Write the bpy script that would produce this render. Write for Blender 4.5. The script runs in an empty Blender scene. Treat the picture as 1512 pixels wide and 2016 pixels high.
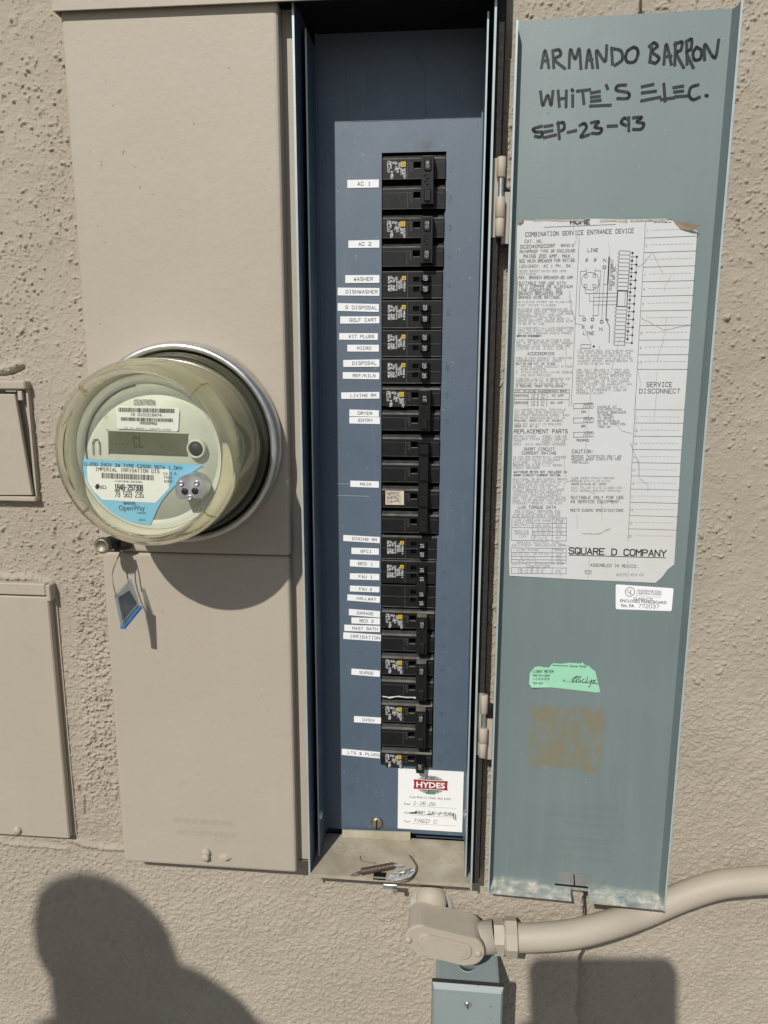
import bpy, bmesh, math, random
import numpy as np
from mathutils import Vector, Matrix, Euler
random.seed(7); rng = np.random.default_rng(11)
sc = bpy.context.scene
C = sc.collection

# ------------------------------------------------------------------ camera
CAM = Vector((0.07057, -0.72904, -0.18787))
RT = Vector((0.99559, 0.09376, 0.00232)).normalized()
FW = Vector((-0.09153, 0.97673, -0.19395)).normalized()
UP = RT.cross(FW).normalized(); RT = FW.cross(UP).normalized()
FPX = 1471.97
cd = bpy.data.cameras.new('camera'); cam = bpy.data.objects.new('camera', cd); C.objects.link(cam)
cam.matrix_world = Matrix(((RT.x, UP.x, -FW.x, CAM.x), (RT.y, UP.y, -FW.y, CAM.y), (RT.z, UP.z, -FW.z, CAM.z), (0, 0, 0, 1)))
cd.sensor_fit = 'VERTICAL'; cd.sensor_height = 24.0; cd.lens = FPX / 2016 * 24.0
cd.clip_start = 0.004; cd.clip_end = 500
sc.camera = cam

# ------------------------------------------------------------------ light
SUN = Vector((0.32, 1.0, -0.885)).normalized()          # travel direction of the light
w = bpy.data.worlds.new('World'); sc.world = w; w.use_nodes = True
nt = w.node_tree; nt.nodes.clear()
sky = nt.nodes.new('ShaderNodeTexSky'); sky.sky_type = 'NISHITA'; sky.sun_disc = False
sky.sun_elevation = math.asin(-SUN.z); sky.sun_rotation = math.atan2(-SUN.x, -SUN.y)
bg = nt.nodes.new('ShaderNodeBackground'); bg.inputs[1].default_value = 0.072
wo = nt.nodes.new('ShaderNodeOutputWorld')
nt.links.new(sky.outputs[0], bg.inputs[0]); nt.links.new(bg.outputs[0], wo.inputs[0])
sd = bpy.data.lights.new('sun', 'SUN'); sd.energy = 4.0; sd.angle = math.radians(0.6); sd.color = (1.0, 0.965, 0.89)
so = bpy.data.objects.new('sun', sd); C.objects.link(so)
so.rotation_euler = SUN.to_track_quat('-Z', 'Y').to_euler(); so.location = (-1.5, -4, 4)
sc.view_settings.view_transform = 'Standard'; sc.view_settings.look = 'None'
sc.view_settings.exposure = -0.09; sc.view_settings.gamma = 1.0
sc.view_settings.use_curve_mapping = False

# ------------------------------------------------------------------ planes
F = -0.0677                 # front plane of the enclosure
WL, WR = -0.0380, -0.0040   # stucco: left plane and the lower plane right of the step
IN = 0.0254

def ray(x, y):
    return FW + RT * ((x - 756) / FPX) - UP * ((y - 1008) / FPX)
def at(x, y, Y):            # where the sight line meets the plane at depth Y
    d = ray(x, y); return CAM + d * ((Y - CAM.y) / d.y)
def atz(x, y, Z):
    d = ray(x, y); return CAM + d * ((Z - CAM.z) / d.z)

# ------------------------------------------------------------------ materials
MATS = {}
class NT:
    def __init__(s, name):
        m = bpy.data.materials.new(name); m.use_nodes = True
        s.m = m; s.t = m.node_tree; s.b = s.t.nodes['Principled BSDF']; MATS[name] = m
    def n(s, typ, **k):
        nd = s.t.nodes.new(typ)
        for a, v in k.items(): setattr(nd, a, v)
        return nd
    def l(s, a, b): s.t.links.new(a, b)
    def coord(s, scale=1.0):
        tc = s.n('ShaderNodeTexCoord'); mp = s.n('ShaderNodeMapping'); s.l(tc.outputs['Object'], mp.inputs[0])
        sv = scale if isinstance(scale, (tuple, list)) else (scale,) * 3
        mp.inputs['Scale'].default_value = sv
        return mp.outputs[0]
    def noise(s, scale, detail=3, rough=.6, vec=None):
        nd = s.n('ShaderNodeTexNoise'); nd.inputs['Scale'].default_value = scale
        nd.inputs['Detail'].default_value = detail; nd.inputs['Roughness'].default_value = rough
        s.l(vec if vec is not None else s.coord(), nd.inputs['Vector']); return nd.outputs['Fac']
    def ramp(s, fac, a, b, ca=(0, 0, 0, 1), cb=(1, 1, 1, 1)):
        r = s.n('ShaderNodeValToRGB'); e = r.color_ramp.elements
        e[0].position = a; e[1].position = b; e[0].color = ca; e[1].color = cb
        s.l(fac, r.inputs[0]); return r.outputs[0]
    def mix(s, fac, a, b, blend='MIX'):
        m = s.n('ShaderNodeMix', data_type='RGBA', blend_type=blend)
        for sock, v in ((m.inputs[0], fac), (m.inputs[6], a), (m.inputs[7], b)):
            if isinstance(v, (int, float)): sock.default_value = v
            elif isinstance(v, (tuple, list)): sock.default_value = (*v[:3], 1)
            else: s.l(v, sock)
        return m.outputs[2]
    def math(s, op, a, b=0.0):
        m = s.n('ShaderNodeMath', operation=op)
        for i, v in enumerate((a, b)):
            if isinstance(v, (int, float)): m.inputs[i].default_value = v
            else: s.l(v, m.inputs[i])
        return m.outputs[0]
    def bump(s, h, strength=.2, dist=.001, prev=None):
        b = s.n('ShaderNodeBump'); b.inputs['Strength'].default_value = strength; b.inputs['Distance'].default_value = dist
        s.l(h, b.inputs['Height'])
        if prev is not None: s.l(prev, b.inputs['Normal'])
        return b.outputs[0]
    def fin(s, col=None, rough=None, metal=None, normal=None, spec=None):
        for k, v in (('Base Color', col), ('Roughness', rough), ('Metallic', metal), ('Normal', normal), ('Specular IOR Level', spec)):
            if v is None: continue
            i = s.b.inputs[k]
            if isinstance(v, (int, float)): i.default_value = v
            elif isinstance(v, (tuple, list)): i.default_value = (*v[:3], 1)
            else: s.l(v, i)
        return s.m

def mk_plain(name, col, rough=.6, metal=0., spec=.5, var=.10, nscale=60, bumps=None):
    k = NT(name); n = k.noise(nscale, 4)
    lo = tuple(c * (1 - var) for c in col); hi = tuple(min(1, c * (1 + var)) for c in col)
    c = k.ramp(n, .3, .7, (*lo, 1), (*hi, 1))
    nm = None
    if bumps: nm = k.bump(k.noise(bumps[0], 3), bumps[1], bumps[2])
    return k.fin(c, rough, metal, nm, spec)

TAN = (0.395, 0.348, 0.282)
def mk_stucco():
    k = NT('stucco paint')
    n1 = k.noise(7, 4); n2 = k.noise(900, 3)
    c = k.ramp(n1, .3, .72, (.363, .317, .254, 1), (.418, .369, .302, 1))
    d = k.ramp(k.noise(60, 5, .7), .60, .78)
    c = k.mix(k.math('MULTIPLY', d, .22), c, (.25, .215, .165))
    return k.fin(c, .8, 0., k.bump(k.noise(620, 4, .7), .65, .0014), .25)
def mk_tanmetal():
    k = NT('tan painted steel')
    n1 = k.noise(5, 3); n2 = k.noise(230, 3, .55); n3 = k.noise(45, 4)
    c = k.ramp(n1, .3, .7, (.388, .340, .275, 1), (.418, .370, .302, 1))
    c = k.mix(k.math('MULTIPLY', k.ramp(n3, .62, .8), .22), c, (.28, .235, .18))
    c = k.mix(k.math('MULTIPLY', k.ramp(k.noise(1, 5, .65, k.coord((60, 60, 5))), .55, .8), .16), c, (.47, .42, .34))
    c = k.mix(k.math('MULTIPLY', k.ramp(k.noise(210, 2), .735, .765), .8), c, (.20, .17, .13))
    nm = k.bump(n2, .17, .0014, k.bump(k.noise(38, 2), .10, .004))
    return k.fin(c, .55, 0., nm, .35)
def mk_steel(name, a, b, rough=.45, dirt=.35, spec=.5, ior=1.5, soot=False):
    k = NT(name)
    n1 = k.noise(9, 4); n2 = k.noise(380, 3)
    c = k.ramp(n1, .32, .7, (*a, 1), (*b, 1))
    st = k.noise(1, 4, .6, k.coord((110, 110, 9)))
    c = k.mix(k.math('MULTIPLY', k.ramp(st, .6, .85), dirt * .5), c, (.33, .33, .27))
    sp = k.noise(260, 2); c = k.mix(k.math('MULTIPLY', k.ramp(sp, .70, .76), dirt), c, (.40, .38, .32))
    sp2 = k.noise(190, 2, .5, k.coord((1.3, 1.1, .8))); c = k.mix(k.math('MULTIPLY', k.ramp(sp2, .73, .77), dirt * 1.5), c, (.03, .03, .03))
    if soot:        # smudges: soot above the top breaker, fingermarks low on the sheet
        cx, cz = .015, (at(690, 1633, 0).z + .1025) / 2
        for px, py, rad, amt in ((843, 286, .011, .75), (690, 1552, .008, .45), (706, 1510, .007, .35), (838, 222, .004, .6), (700, 720, .03, .14), (905, 1480, .03, .18)):
            q = at(px, py, 0); d = k.n('ShaderNodeVectorMath', operation='DISTANCE'); tc = k.n('ShaderNodeTexCoord'); k.l(tc.outputs['Object'], d.inputs[0]); d.inputs[1].default_value = (q.x - cx, 0, q.z - cz)
            m = k.n('ShaderNodeMapRange'); m.inputs[1].default_value = rad; m.inputs[2].default_value = 0; k.l(d.outputs['Value'], m.inputs[0])
            c = k.mix(k.math('MULTIPLY', k.math('MULTIPLY', m.outputs[0], k.ramp(k.noise(120, 4), .25, .6)), amt), c, (.028, .032, .034))
    r = k.ramp(k.noise(30, 4), .3, .8, (rough - .06,) * 3 + (1,), (rough + .1,) * 3 + (1,))
    k.b.inputs['IOR'].default_value = ior
    return k.fin(c, r, 0., k.bump(n2, .10, .0008), spec)
def mk_door():
    k = NT('door enamel')
    n1 = k.noise(6, 4)
    c = k.ramp(n1, .3, .72, (.120, .168, .173, 1), (.144, .194, .196, 1))
    st = k.noise(1, 4, .6, k.coord((120, 120, 7)))
    tc = k.n('ShaderNodeTexCoord'); sp = k.n('ShaderNodeSeparateXYZ'); k.l(tc.outputs['Object'], sp.inputs[0])
    dl_ = k.n('ShaderNodeMapRange'); dl_.inputs[1].default_value = .42; dl_.inputs[2].default_value = .02; dl_.inputs[3].default_value = .30; dl_.inputs[4].default_value = 1.0
    k.l(k.math('ADD', sp.outputs[2], k.math('MULTIPLY', k.math('SUBTRACT', k.noise(12, 4), .5), .25)), dl_.inputs[0])
    c = k.mix(k.math('MULTIPLY', k.math('ADD', k.ramp(st, .42, .85), .25), k.math('MULTIPLY', dl_.outputs[0], .24)), c, (.27, .29, .27))
    # glue residue left by a removed sticker, and brown dust low on the pan
    wob = k.math('MULTIPLY', k.math('SUBTRACT', k.noise(55, 4), .5), .016)
    def box(v, a, b, soft=.004):
        v = k.math('ADD', v, wob)
        up = k.n('ShaderNodeMapRange'); up.inputs[1].default_value = a; up.inputs[2].default_value = a + soft; k.l(v, up.inputs[0])
        dn = k.n('ShaderNodeMapRange'); dn.inputs[1].default_value = b; dn.inputs[2].default_value = b - soft; k.l(v, dn.inputs[0])
        return k.math('MULTIPLY', up.outputs[0], dn.outputs[0])
    a0, b0, a1, b1 = GLUE
    m = k.math('MULTIPLY', box(sp.outputs[0], a0, a1), box(sp.outputs[2], b0, b1))
    strk = k.noise(1, 5, .7, k.coord((130, 130, 45)))
    m = k.math('MULTIPLY', m, k.ramp(strk, .33, .55))
    c = k.mix(k.math('MULTIPLY', m, .85), c, (.185, .162, .092))
    lip = k.n('ShaderNodeMapRange'); lip.inputs[1].default_value = .0125; lip.inputs[2].default_value = .0050
    k.l(k.math('ADD', sp.outputs[2], k.math('MULTIPLY', k.math('SUBTRACT', k.noise(90, 4, .7), .5), .010)), lip.inputs[0])
    crust = k.ramp(k.noise(75, 5, .7), .36, .54)
    c = k.mix(k.math('MULTIPLY', lip.outputs[0], k.math('MULTIPLY', crust, .85)), c, k.mix(k.ramp(k.noise(140, 4), .45, .65), (.34, .33, .27), (.56, .54, .48)))
    s2 = k.noise(300, 2); c = k.mix(k.math('MULTIPLY', k.ramp(s2, .70, .76), .5), c, (.45, .43, .36))
    s3 = k.noise(1, 3, .6, k.coord((260, 260, 110))); msk = k.ramp(k.noise(14, 2), .50, .62)
    c = k.mix(k.math('MULTIPLY', k.ramp(s3, .68, .74), k.math('MULTIPLY', msk, .75)), c, (.05, .05, .045))
    k.b.inputs['IOR'].default_value = 1.85
    return k.fin(c, .54, 0., k.bump(k.noise(420, 3), .08, .0008, k.bump(k.noise(13, 2), .05, .01)), .5)
def mk_dust(name='dusty galvanised steel'):
    k = NT(name)
    n = k.noise(26, 5, .65); n2 = k.noise(170, 4, .7)
    c = k.ramp(n, .34, .68, (.29, .245, .175, 1), (.44, .395, .31, 1))
    c = k.mix(k.math('MULTIPLY', k.ramp(n2, .55, .75), .35), c, (.17, .135, .085))
    c = k.mix(k.math('MULTIPLY', k.ramp(k.noise(60, 3), .66, .72), .6), c, (.45, .43, .38))
    return k.fin(c, .75, .0, k.bump(n2, .3, .001), .3)
def mk_zinc(name, col, rough=.3, dirt=.3):
    k = NT(name); n = k.noise(70, 4)
    c = k.ramp(n, .3, .7, (*[x * .75 for x in col], 1), (*col, 1))
    c = k.mix(k.math('MULTIPLY', k.ramp(k.noise(140, 4), .55, .75), dirt), c, (.22, .17, .11))
    r = k.ramp(k.noise(40, 3), .3, .7, (rough * .7,) * 3 + (1,), (min(1, rough * 1.5),) * 3 + (1,))
    return k.fin(c, r, .9, k.bump(n, .08, .001), .5)
def mk_paper(name, col, stain, amt=.5, scale=11):
    k = NT(name); n = k.noise(scale, 4)
    c = k.mix(k.math('MULTIPLY', k.ramp(n, .48, .76), amt), col, stain)
    c = k.mix(k.math('MULTIPLY', k.ramp(k.noise(130, 4), .58, .75), .12), c, (.45, .42, .36))
    return k.fin(c, .62, 0., k.bump(k.noise(55, 4), .25, .0012), .3)
def mk_clear(name, tint, refl=1.0, tr=.9, rough=.04, haze=.0, hazecol=(.5, .45, .3)):
    m = bpy.data.materials.new(name); m.use_nodes = True; t = m.node_tree; t.nodes.clear(); MATS[name] = m
    o = t.nodes.new('ShaderNodeOutputMaterial'); tr_ = t.nodes.new('ShaderNodeBsdfTransparent'); gl = t.nodes.new('ShaderNodeBsdfGlossy')
    df = t.nodes.new('ShaderNodeBsdfDiffuse'); fr = t.nodes.new('ShaderNodeLayerWeight'); pw = t.nodes.new('ShaderNodeMath'); ma = t.nodes.new('ShaderNodeMath'); m1 = t.nodes.new('ShaderNodeMixShader'); m2 = t.nodes.new('ShaderNodeMixShader')
    nz = t.nodes.new('ShaderNodeTexNoise'); tc = t.nodes.new('ShaderNodeTexCoord'); nz.inputs['Scale'].default_value = 40; nz.inputs['Detail'].default_value = 4
    mr = t.nodes.new('ShaderNodeMapRange'); mr.inputs[1].default_value = .35; mr.inputs[2].default_value = .75
    mr.inputs[3].default_value = haze * .7; mr.inputs[4].default_value = haze * 1.35
    t.links.new(tc.outputs['Object'], nz.inputs['Vector']); t.links.new(nz.outputs['Fac'], mr.inputs[0])
    tr_.inputs[0].default_value = (*tint, 1); df.inputs[0].default_value = (*hazecol, 1); gl.inputs['Roughness'].default_value = rough
    fr.inputs[0].default_value = .5; pw.operation = 'POWER'; pw.inputs[1].default_value = 4.0; ma.operation = 'MULTIPLY_ADD'; ma.inputs[1].default_value = .6; ma.inputs[2].default_value = .04
    t.links.new(fr.outputs['Facing'], pw.inputs[0]); t.links.new(pw.outputs[0], ma.inputs[0])
    t.links.new(mr.outputs[0], m1.inputs[0]); t.links.new(tr_.outputs[0], m1.inputs[1]); t.links.new(df.outputs[0], m1.inputs[2])
    t.links.new(ma.outputs[0], m2.inputs[0]); t.links.new(m1.outputs[0], m2.inputs[1]); t.links.new(gl.outputs[0], m2.inputs[2])
    t.links.new(m2.outputs[0], o.inputs[0]); return m

# door frame of reference (swung nearly flat, right edge a little nearer the viewer)
DTH = 0.0466; DO = Vector((0.1132, -0.0600, -0.7088)); DW, DH = 0.1711, 0.7955
DX = Vector((math.cos(DTH), -math.sin(DTH), 0)); DN = Vector((math.sin(DTH), math.cos(DTH), 0)); DPAN = 0.0135
def dl(x, y, depth=DPAN):           # photo position -> door coordinates (a along, b up) on the pan
    d = ray(x, y); o = DO + DN * depth
    t = (o - CAM).dot(DN) / d.dot(DN); p = CAM + d * t - o
    return Vector((p.dot(DX), p.z))
_g0 = dl(1036, 1512); _g1 = dl(1196, 1392); GLUE = (_g0.x, _g0.y, _g1.x, _g1.y)

mk_stucco(); mk_tanmetal(); mk_door()
mk_steel('blue grey enamel', (.060, .094, .138), (.073, .110, .156), .54, .34, .5, 1.76, True)
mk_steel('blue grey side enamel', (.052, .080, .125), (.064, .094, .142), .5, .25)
mk_steel('grey box enamel', (.225, .270, .272), (.258, .305, .302), .45, .40)
mk_dust(); mk_plain('pale crust', (.40, .385, .33), .9, 0, .2, .2, 120, (300, .4, .001))
mk_zinc('bare zinc', (.62, .64, .64), .34, .25); mk_zinc('ring zinc', (.70, .70, .69), .30, .15); mk_zinc('aged brass', (.38, .345, .27), .45, .5); mk_zinc('crumpled foil', (.92, .92, .91), .32, .05)
mk_zinc('rusty spring steel', (.30, .22, .18), .5, .75); mk_zinc('aluminium', (.60, .61, .62), .36, .08)
mk_plain('edge steel', (.42, .50, .50), .35, .3, .5, .1)
mk_plain('breaker plastic', (.0075, .008, .009), .42, 0, .34, .35, 220, (500, .15, .0006))
mk_plain('breaker plastic grey', (.085, .085, .083), .5, 0, .5, .3, 140, (500, .15, .0006))
mk_plain('dusty lit sill', (.115, .108, .095), .75, 0, .3, .45, 120, (400, .3, .001))  # dust plus a sunlit tone, painted on upward edges
mk_plain('sill plastic', (.030, .030, .029), .6, 0, .3, .5, 120)
mk_plain('handle plastic', (.0055, .006, .0065), .35, 0, .5, .3, 200)
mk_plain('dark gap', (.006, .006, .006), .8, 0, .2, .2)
mk_plain('ink black', (.015, .015, .016), .55, 0, .3, .1)
mk_plain('ink faded', (.07, .07, .073), .7, 0, .2, .25, 300)
mk_plain('ink grey', (.27, .27, .265), .7, 0, .2, .25, 300)
mk_plain('crease shade', (.40, .38, .33), .8, 0, .2, .3, 300)
mk_plain('marker ink', (.022, .024, .026), .35, 0, .5, .4, 500)
mk_plain('print white', (.78, .78, .77), .6, 0, .3, .25, 900)
mk_plain('print grey', (.46, .47, .47), .6, 0, .3, .25, 900)
mk_plain('print yellow', (.62, .42, .035), .5, 0, .4, .15, 500)
mk_plain('blue ink', (.055, .12, .20), .6, 0, .3, .1)
mk_plain('logo red', (.30, .018, .022), .5, 0, .4, .08)
mk_plain('logo dark', (.03, .032, .028), .5, 0, .4, .1)
mk_plain('logo green', (.06, .30, .16), .5, 0, .4, .1)
mk_paper('label white', (.80, .81, .83), (.70, .70, .70), .3)
mk_paper('card white', (.80, .80, .80), (.74, .74, .73), .3)
mk_paper('diagram paper', (.565, .575, .575), (.53, .50, .42), .5, 7)
mk_paper('paper back', (.35, .27, .18), (.25, .19, .12), .5, 60)
mk_paper('green paper', (.30, .60, .42), (.36, .58, .45), .4, 30)
mk_paper('beige sticker', (.62, .54, .42), (.70, .64, .55), .5, 120)
mk_paper('meter sticker white', (.80, .81, .78), (.74, .74, .68), .3)
mk_paper('meter sticker blue', (.20, .52, .74), (.24, .54, .73), .3)
mk_plain('meter face', (.54, .57, .49), .5, 0, .4, .05)
mk_plain('meter body', (.50, .48, .37), .55, 0, .4, .08)
mk_plain('lcd', (.10, .11, .078), .3, 0, .5, .15, 50)
mk_plain('lcd segment', (.05, .053, .042), .25, 0, .5, .1)
mk_plain('black rubber', (.015, .015, .015), .55, 0, .4, .2)
mk_plain('gasket foam', (.035, .032, .03), .9, 0, .2, .3, 400, (700, .5, .001))
mk_clear('yellowed clear cover', (.80, .79, .66), rough=.06, haze=.07, hazecol=(.56, .51, .34))
kk = NT('clear rim'); kk.b.inputs['Transmission Weight'].default_value = .98; kk.b.inputs['IOR'].default_value = 1.40
kk.fin(kk.ramp(kk.noise(30, 3), .3, .7, (.84, .83, .70, 1), (.93, .92, .82, 1)), .02)
mk_clear('clear front', (.965, .965, .92), rough=.03, haze=.06, hazecol=(.62, .60, .48))
mk_clear('tag plastic', (.80, .86, .88), rough=.1, haze=.30, hazecol=(.42, .48, .50))
mk_plain('tag blue', (.05, .20, .48), .35, 0, .5, .15)
mk_plain('tag dark', (.045, .06, .075), .4, 0, .5, .2)
mk_plain('wire', (.20, .17, .13), .4, .7, .5, .2)
mk_plain('concrete', (.27, .255, .23), .9, 0, .2, .15, 9, (120, .4, .003))
mk_plain('skin', (.45, .27, .19), .5, 0, .4, .06); mk_plain('hair', (.03, .022, .016), .6, 0, .4, .3)
mk_plain('shirt', (.10, .12, .16), .85, 0, .2, .1); mk_plain('trousers', (.05, .055, .065), .9, 0, .2, .1)
mk_plain('phone black', (.012, .012, .014), .2, 0, .5, .1)

# ------------------------------------------------------------------ builders
WLOC = {}
def props(o, label=None, cat=None, group=None, kind=None):
    for k, v in (('label', label), ('category', cat), ('group', group), ('kind', kind)):
        if v: o[k] = v
    return o
def thing(name, label, cat, loc, group=None):
    o = bpy.data.objects.new(name, None); C.objects.link(o); o.location = loc; o.empty_display_size = .02
    WLOC[o.name] = Vector(loc); return props(o, label, cat, group)

class MB:
    def __init__(s): s.bm = bmesh.new(); s.mi = 0; s.smooth = False
    def mat(s, i): s.mi = i; return s
    def _new(s, faces, smooth=None):
        for f in faces:
            f.material_index = s.mi; f.smooth = s.smooth if smooth is None else smooth
    def poly(s, pts, smooth=None):
        f = s.bm.faces.new([s.bm.verts.new(p) for p in pts]); s._new([f], smooth); return f
    def box(s, x0, x1, y0, y1, z0, z1, bev=0, seg=1):
        vs = [s.bm.verts.new((x, y, z)) for x in (x0, x1) for y in (y0, y1) for z in (z0, z1)]
        fs = [s.bm.faces.new([vs[i] for i in q]) for q in ((0, 1, 3, 2), (4, 6, 7, 5), (0, 4, 5, 1), (2, 3, 7, 6), (0, 2, 6, 4), (1, 5, 7, 3))]
        s._new(fs)
        if bev:
            es = list({e for f in fs for e in f.edges})
            r = bmesh.ops.bevel(s.bm, geom=es, offset=bev, segments=seg, affect='EDGES', profile=.6)
            s._new([f for f in r['faces']], False)
        return s
    def hexa(s, P):     # 8 points: bottom 4 then top 4
        vs = [s.bm.verts.new(p) for p in P]
        s._new([s.bm.faces.new([vs[i] for i in q]) for q in ((3, 2, 1, 0), (4, 5, 6, 7), (0, 1, 5, 4), (1, 2, 6, 5), (2, 3, 7, 6), (3, 0, 4, 7))]); return s
    def prism(s, pts, y0, y1, bev=0):       # polygon in XZ, between y0 (front) and y1 (back)
        a = [s.bm.verts.new((p[0], y0, p[1])) for p in pts]; b = [s.bm.verts.new((p[0], y1, p[1])) for p in pts]
        f0 = s.bm.faces.new(a); f1 = s.bm.faces.new(b[::-1]); n = len(pts)
        fs = [f0, f1] + [s.bm.faces.new((a[i], b[i], b[(i + 1) % n], a[(i + 1) % n])) for i in range(n)]
        s._new(fs)
        if bev:
            r = bmesh.ops.bevel(s.bm, geom=list(f0.edges), offset=bev, segments=2, affect='EDGES', profile=.5); s._new(r['faces'])
        return s
    def lathe(s, prof, c, seg=64, axis=Vector((0, -1, 0)), smooth=True, a0=0, a1=2 * math.pi):   # prof: (r, h)
        ax = axis.normalized(); u = ax.orthogonal().normalized() if abs(ax.y) < .99 else Vector((1, 0, 0)); v = ax.cross(u)
        full = abs(a1 - a0 - 2 * math.pi) < 1e-6; nn = seg if full else seg + 1; rings = []
        for r, h in prof:
            if r < 1e-7: rings.append([s.bm.verts.new(Vector(c) + ax * h)] * nn); continue
            rings.append([s.bm.verts.new(Vector(c) + ax * h + (u * math.cos(t) + v * math.sin(t)) * r) for t in [a0 + (a1 - a0) * i / seg for i in range(nn)]])
        for A, B in zip(rings, rings[1:]):
            for i in range(seg):
                j = (i + 1) % nn if full else i + 1
                q = []
                for x in (A[i], A[j], B[j], B[i]):
                    if x not in q: q.append(x)
                if len(q) > 2:
                    try: s._new([s.bm.faces.new(q)], smooth)
                    except ValueError: pass
        return s
    def tube(s, pts, r, seg=10, cap=True, smooth=True):
        pts = [Vector(p) for p in pts]; rings = []; n = len(pts); rr = r if isinstance(r, (list, tuple)) else [r] * n
        nrm = None
        for i, p in enumerate(pts):
            t = (pts[min(i + 1, n - 1)] - pts[max(i - 1, 0)]).normalized()
            nrm = t.orthogonal().normalized() if nrm is None else (nrm - t * nrm.dot(t)).normalized()
            b = t.cross(nrm)
            rings.append([s.bm.verts.new(p + (nrm * math.cos(a) + b * math.sin(a)) * rr[i]) for a in [2 * math.pi * k / seg for k in range(seg)]])
        for A, B in zip(rings, rings[1:]):
            s._new([s.bm.faces.new((A[k], A[(k + 1) % seg], B[(k + 1) % seg], B[k])) for k in range(seg)], smooth)
        if cap:
            s._new([s.bm.faces.new(rings[0][::-1]), s.bm.faces.new(rings[-1])], False)
        return s
    def ribbon(s, pts, wd, fr):             # flat stroke in a plane; fr maps (a,b)->3D
        n = len(pts)
        for i in range(n - 1):
            a = Vector(pts[i]); b = Vector(pts[i + 1]); d = b - a
            if d.length < 1e-9: continue
            d.normalize(); q = Vector((-d.y, d.x)) * wd / 2; e = d * wd * .42
            a2 = a - e; b2 = b + e
            s.poly([fr(a2 - q), fr(b2 - q), fr(b2 + q), fr(a2 + q)])
        return s
    def build(s, name, mats, parent=None, origin=None, smooth_angle=None, loc=None, rot=None, local=False):
        bmesh.ops.recalc_face_normals(s.bm, faces=[f for f in s.bm.faces if f.material_index < 90])
        co = [v.co for v in s.bm.verts]
        if local: o0 = Vector((0, 0, 0))
        elif origin is not None: o0 = Vector(origin)
        else:
            mn = Vector([min(c[i] for c in co) for i in range(3)]); mx = Vector([max(c[i] for c in co) for i in range(3)]); o0 = (mn + mx) / 2
        me = bpy.data.meshes.new(name)
        if o0.length > 0: bmesh.ops.translate(s.bm, verts=s.bm.verts, vec=-o0)
        s.bm.to_mesh(me); s.bm.free()
        for m in (mats if isinstance(mats, (list, tuple)) else [mats]): me.materials.append(MATS[m])
        return link(name, me, parent, o0 if loc is None else Vector(loc), rot)
def link(name, me, parent, wloc, rot=None):
    o = bpy.data.objects.new(name, me); C.objects.link(o)
    if parent is not None:
        o.parent = parent; o.location = wloc - WLOC.get(parent.name, Vector((0, 0, 0)))
    else: o.location = wloc
    WLOC[o.name] = Vector(wloc)
    if rot: o.rotation_euler = rot
    return o

# stroke lettering on a 4 x 6 grid
SF = {'A': '002640|1232', 'B': '00063645443342413000|0333', 'C': '4536160501103041', 'D': '00062645412000', 'E': '46060040|0333', 'F': '460600|0333',
 'G': '45361605011030414323', 'H': '0006|4046|0343', 'I': '2026|1030|1636', 'J': '4641301001', 'K': '0600|4602|1340', 'L': '060040', 'M': '0006234640', 'N': '00064046',
 'O': '100105163645413010', 'P': '00063645443303', 'Q': '100105163645413010|2240', 'R': '00063645443303|2340', 'S': '453616050413334241301001', 'T': '0646|2620', 'U': '060110304146',
 'V': '062046', 'W': '0610243046', 'X': '0046|0640', 'Y': '062346|2320', 'Z': '06460040', '0': '100105163645413010', '1': '152620|1030', '2': '0516364544010040', '3': '0516364544334241301001|1333',
 '4': '30360242', '5': '460603334241301001', '6': '453616050110304142330 3'.replace(' ', ''), '7': '064610', '8': '1304051636454433130201103041423 3'.replace(' ', ''), '9': '0110304145361605041343',
 '-': '1333', '.': '2021', ',': '2110', ':': '2122|2425', '/': '0046', "'": '2624', '#': '1016|3036|0242|0444', '&': '42200110243536160440', '(': '36242236'[:4] + '2230', ')': '16242210',
 '*': '2125|0442|0244', '>': '054301', '<': '450341', '|': '2026', '%': '0046|0506|4041', '$': '4001', '+': '2125|0343', '_': '0040'}
SFP = {k: [[(int(q[i]), int(q[i + 1])) for i in range(0, len(q) - 1, 2)] for q in v.split('|')] for k, v in SF.items()}
def stext(mb, s, fr, x, y, h, wd=None, width=None, adv=1.45, jit=0, rot=0, mirror=False, anchor='l'):
    """stroke text: x,y baseline start in plane units, cap height h; width squeezes the line to a length"""
    cw = h * 4 / 6 * .92; step = cw * adv; L = step * (len(s) - 1) + cw
    k = 1.0 if width is None else width / max(L, 1e-9)
    if anchor == 'c': x0 = -L * k / 2
    else: x0 = 0
    wd = wd or h * .13; cr, sr = math.cos(rot), math.sin(rot)
    for i, ch in enumerate(s):
        for st in SFP.get(ch.upper(), []):
            pts = []
            for (gx, gy) in st:
                a = x0 + (i * step + gx / 4 * cw) * k + random.uniform(-jit, jit); b = gy / 6 * h + random.uniform(-jit, jit)
                if mirror: a = -a
                pts.append(Vector((x + a * cr - b * sr, y + a * sr + b * cr)))
            mb.ribbon(pts, wd, fr)
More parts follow.
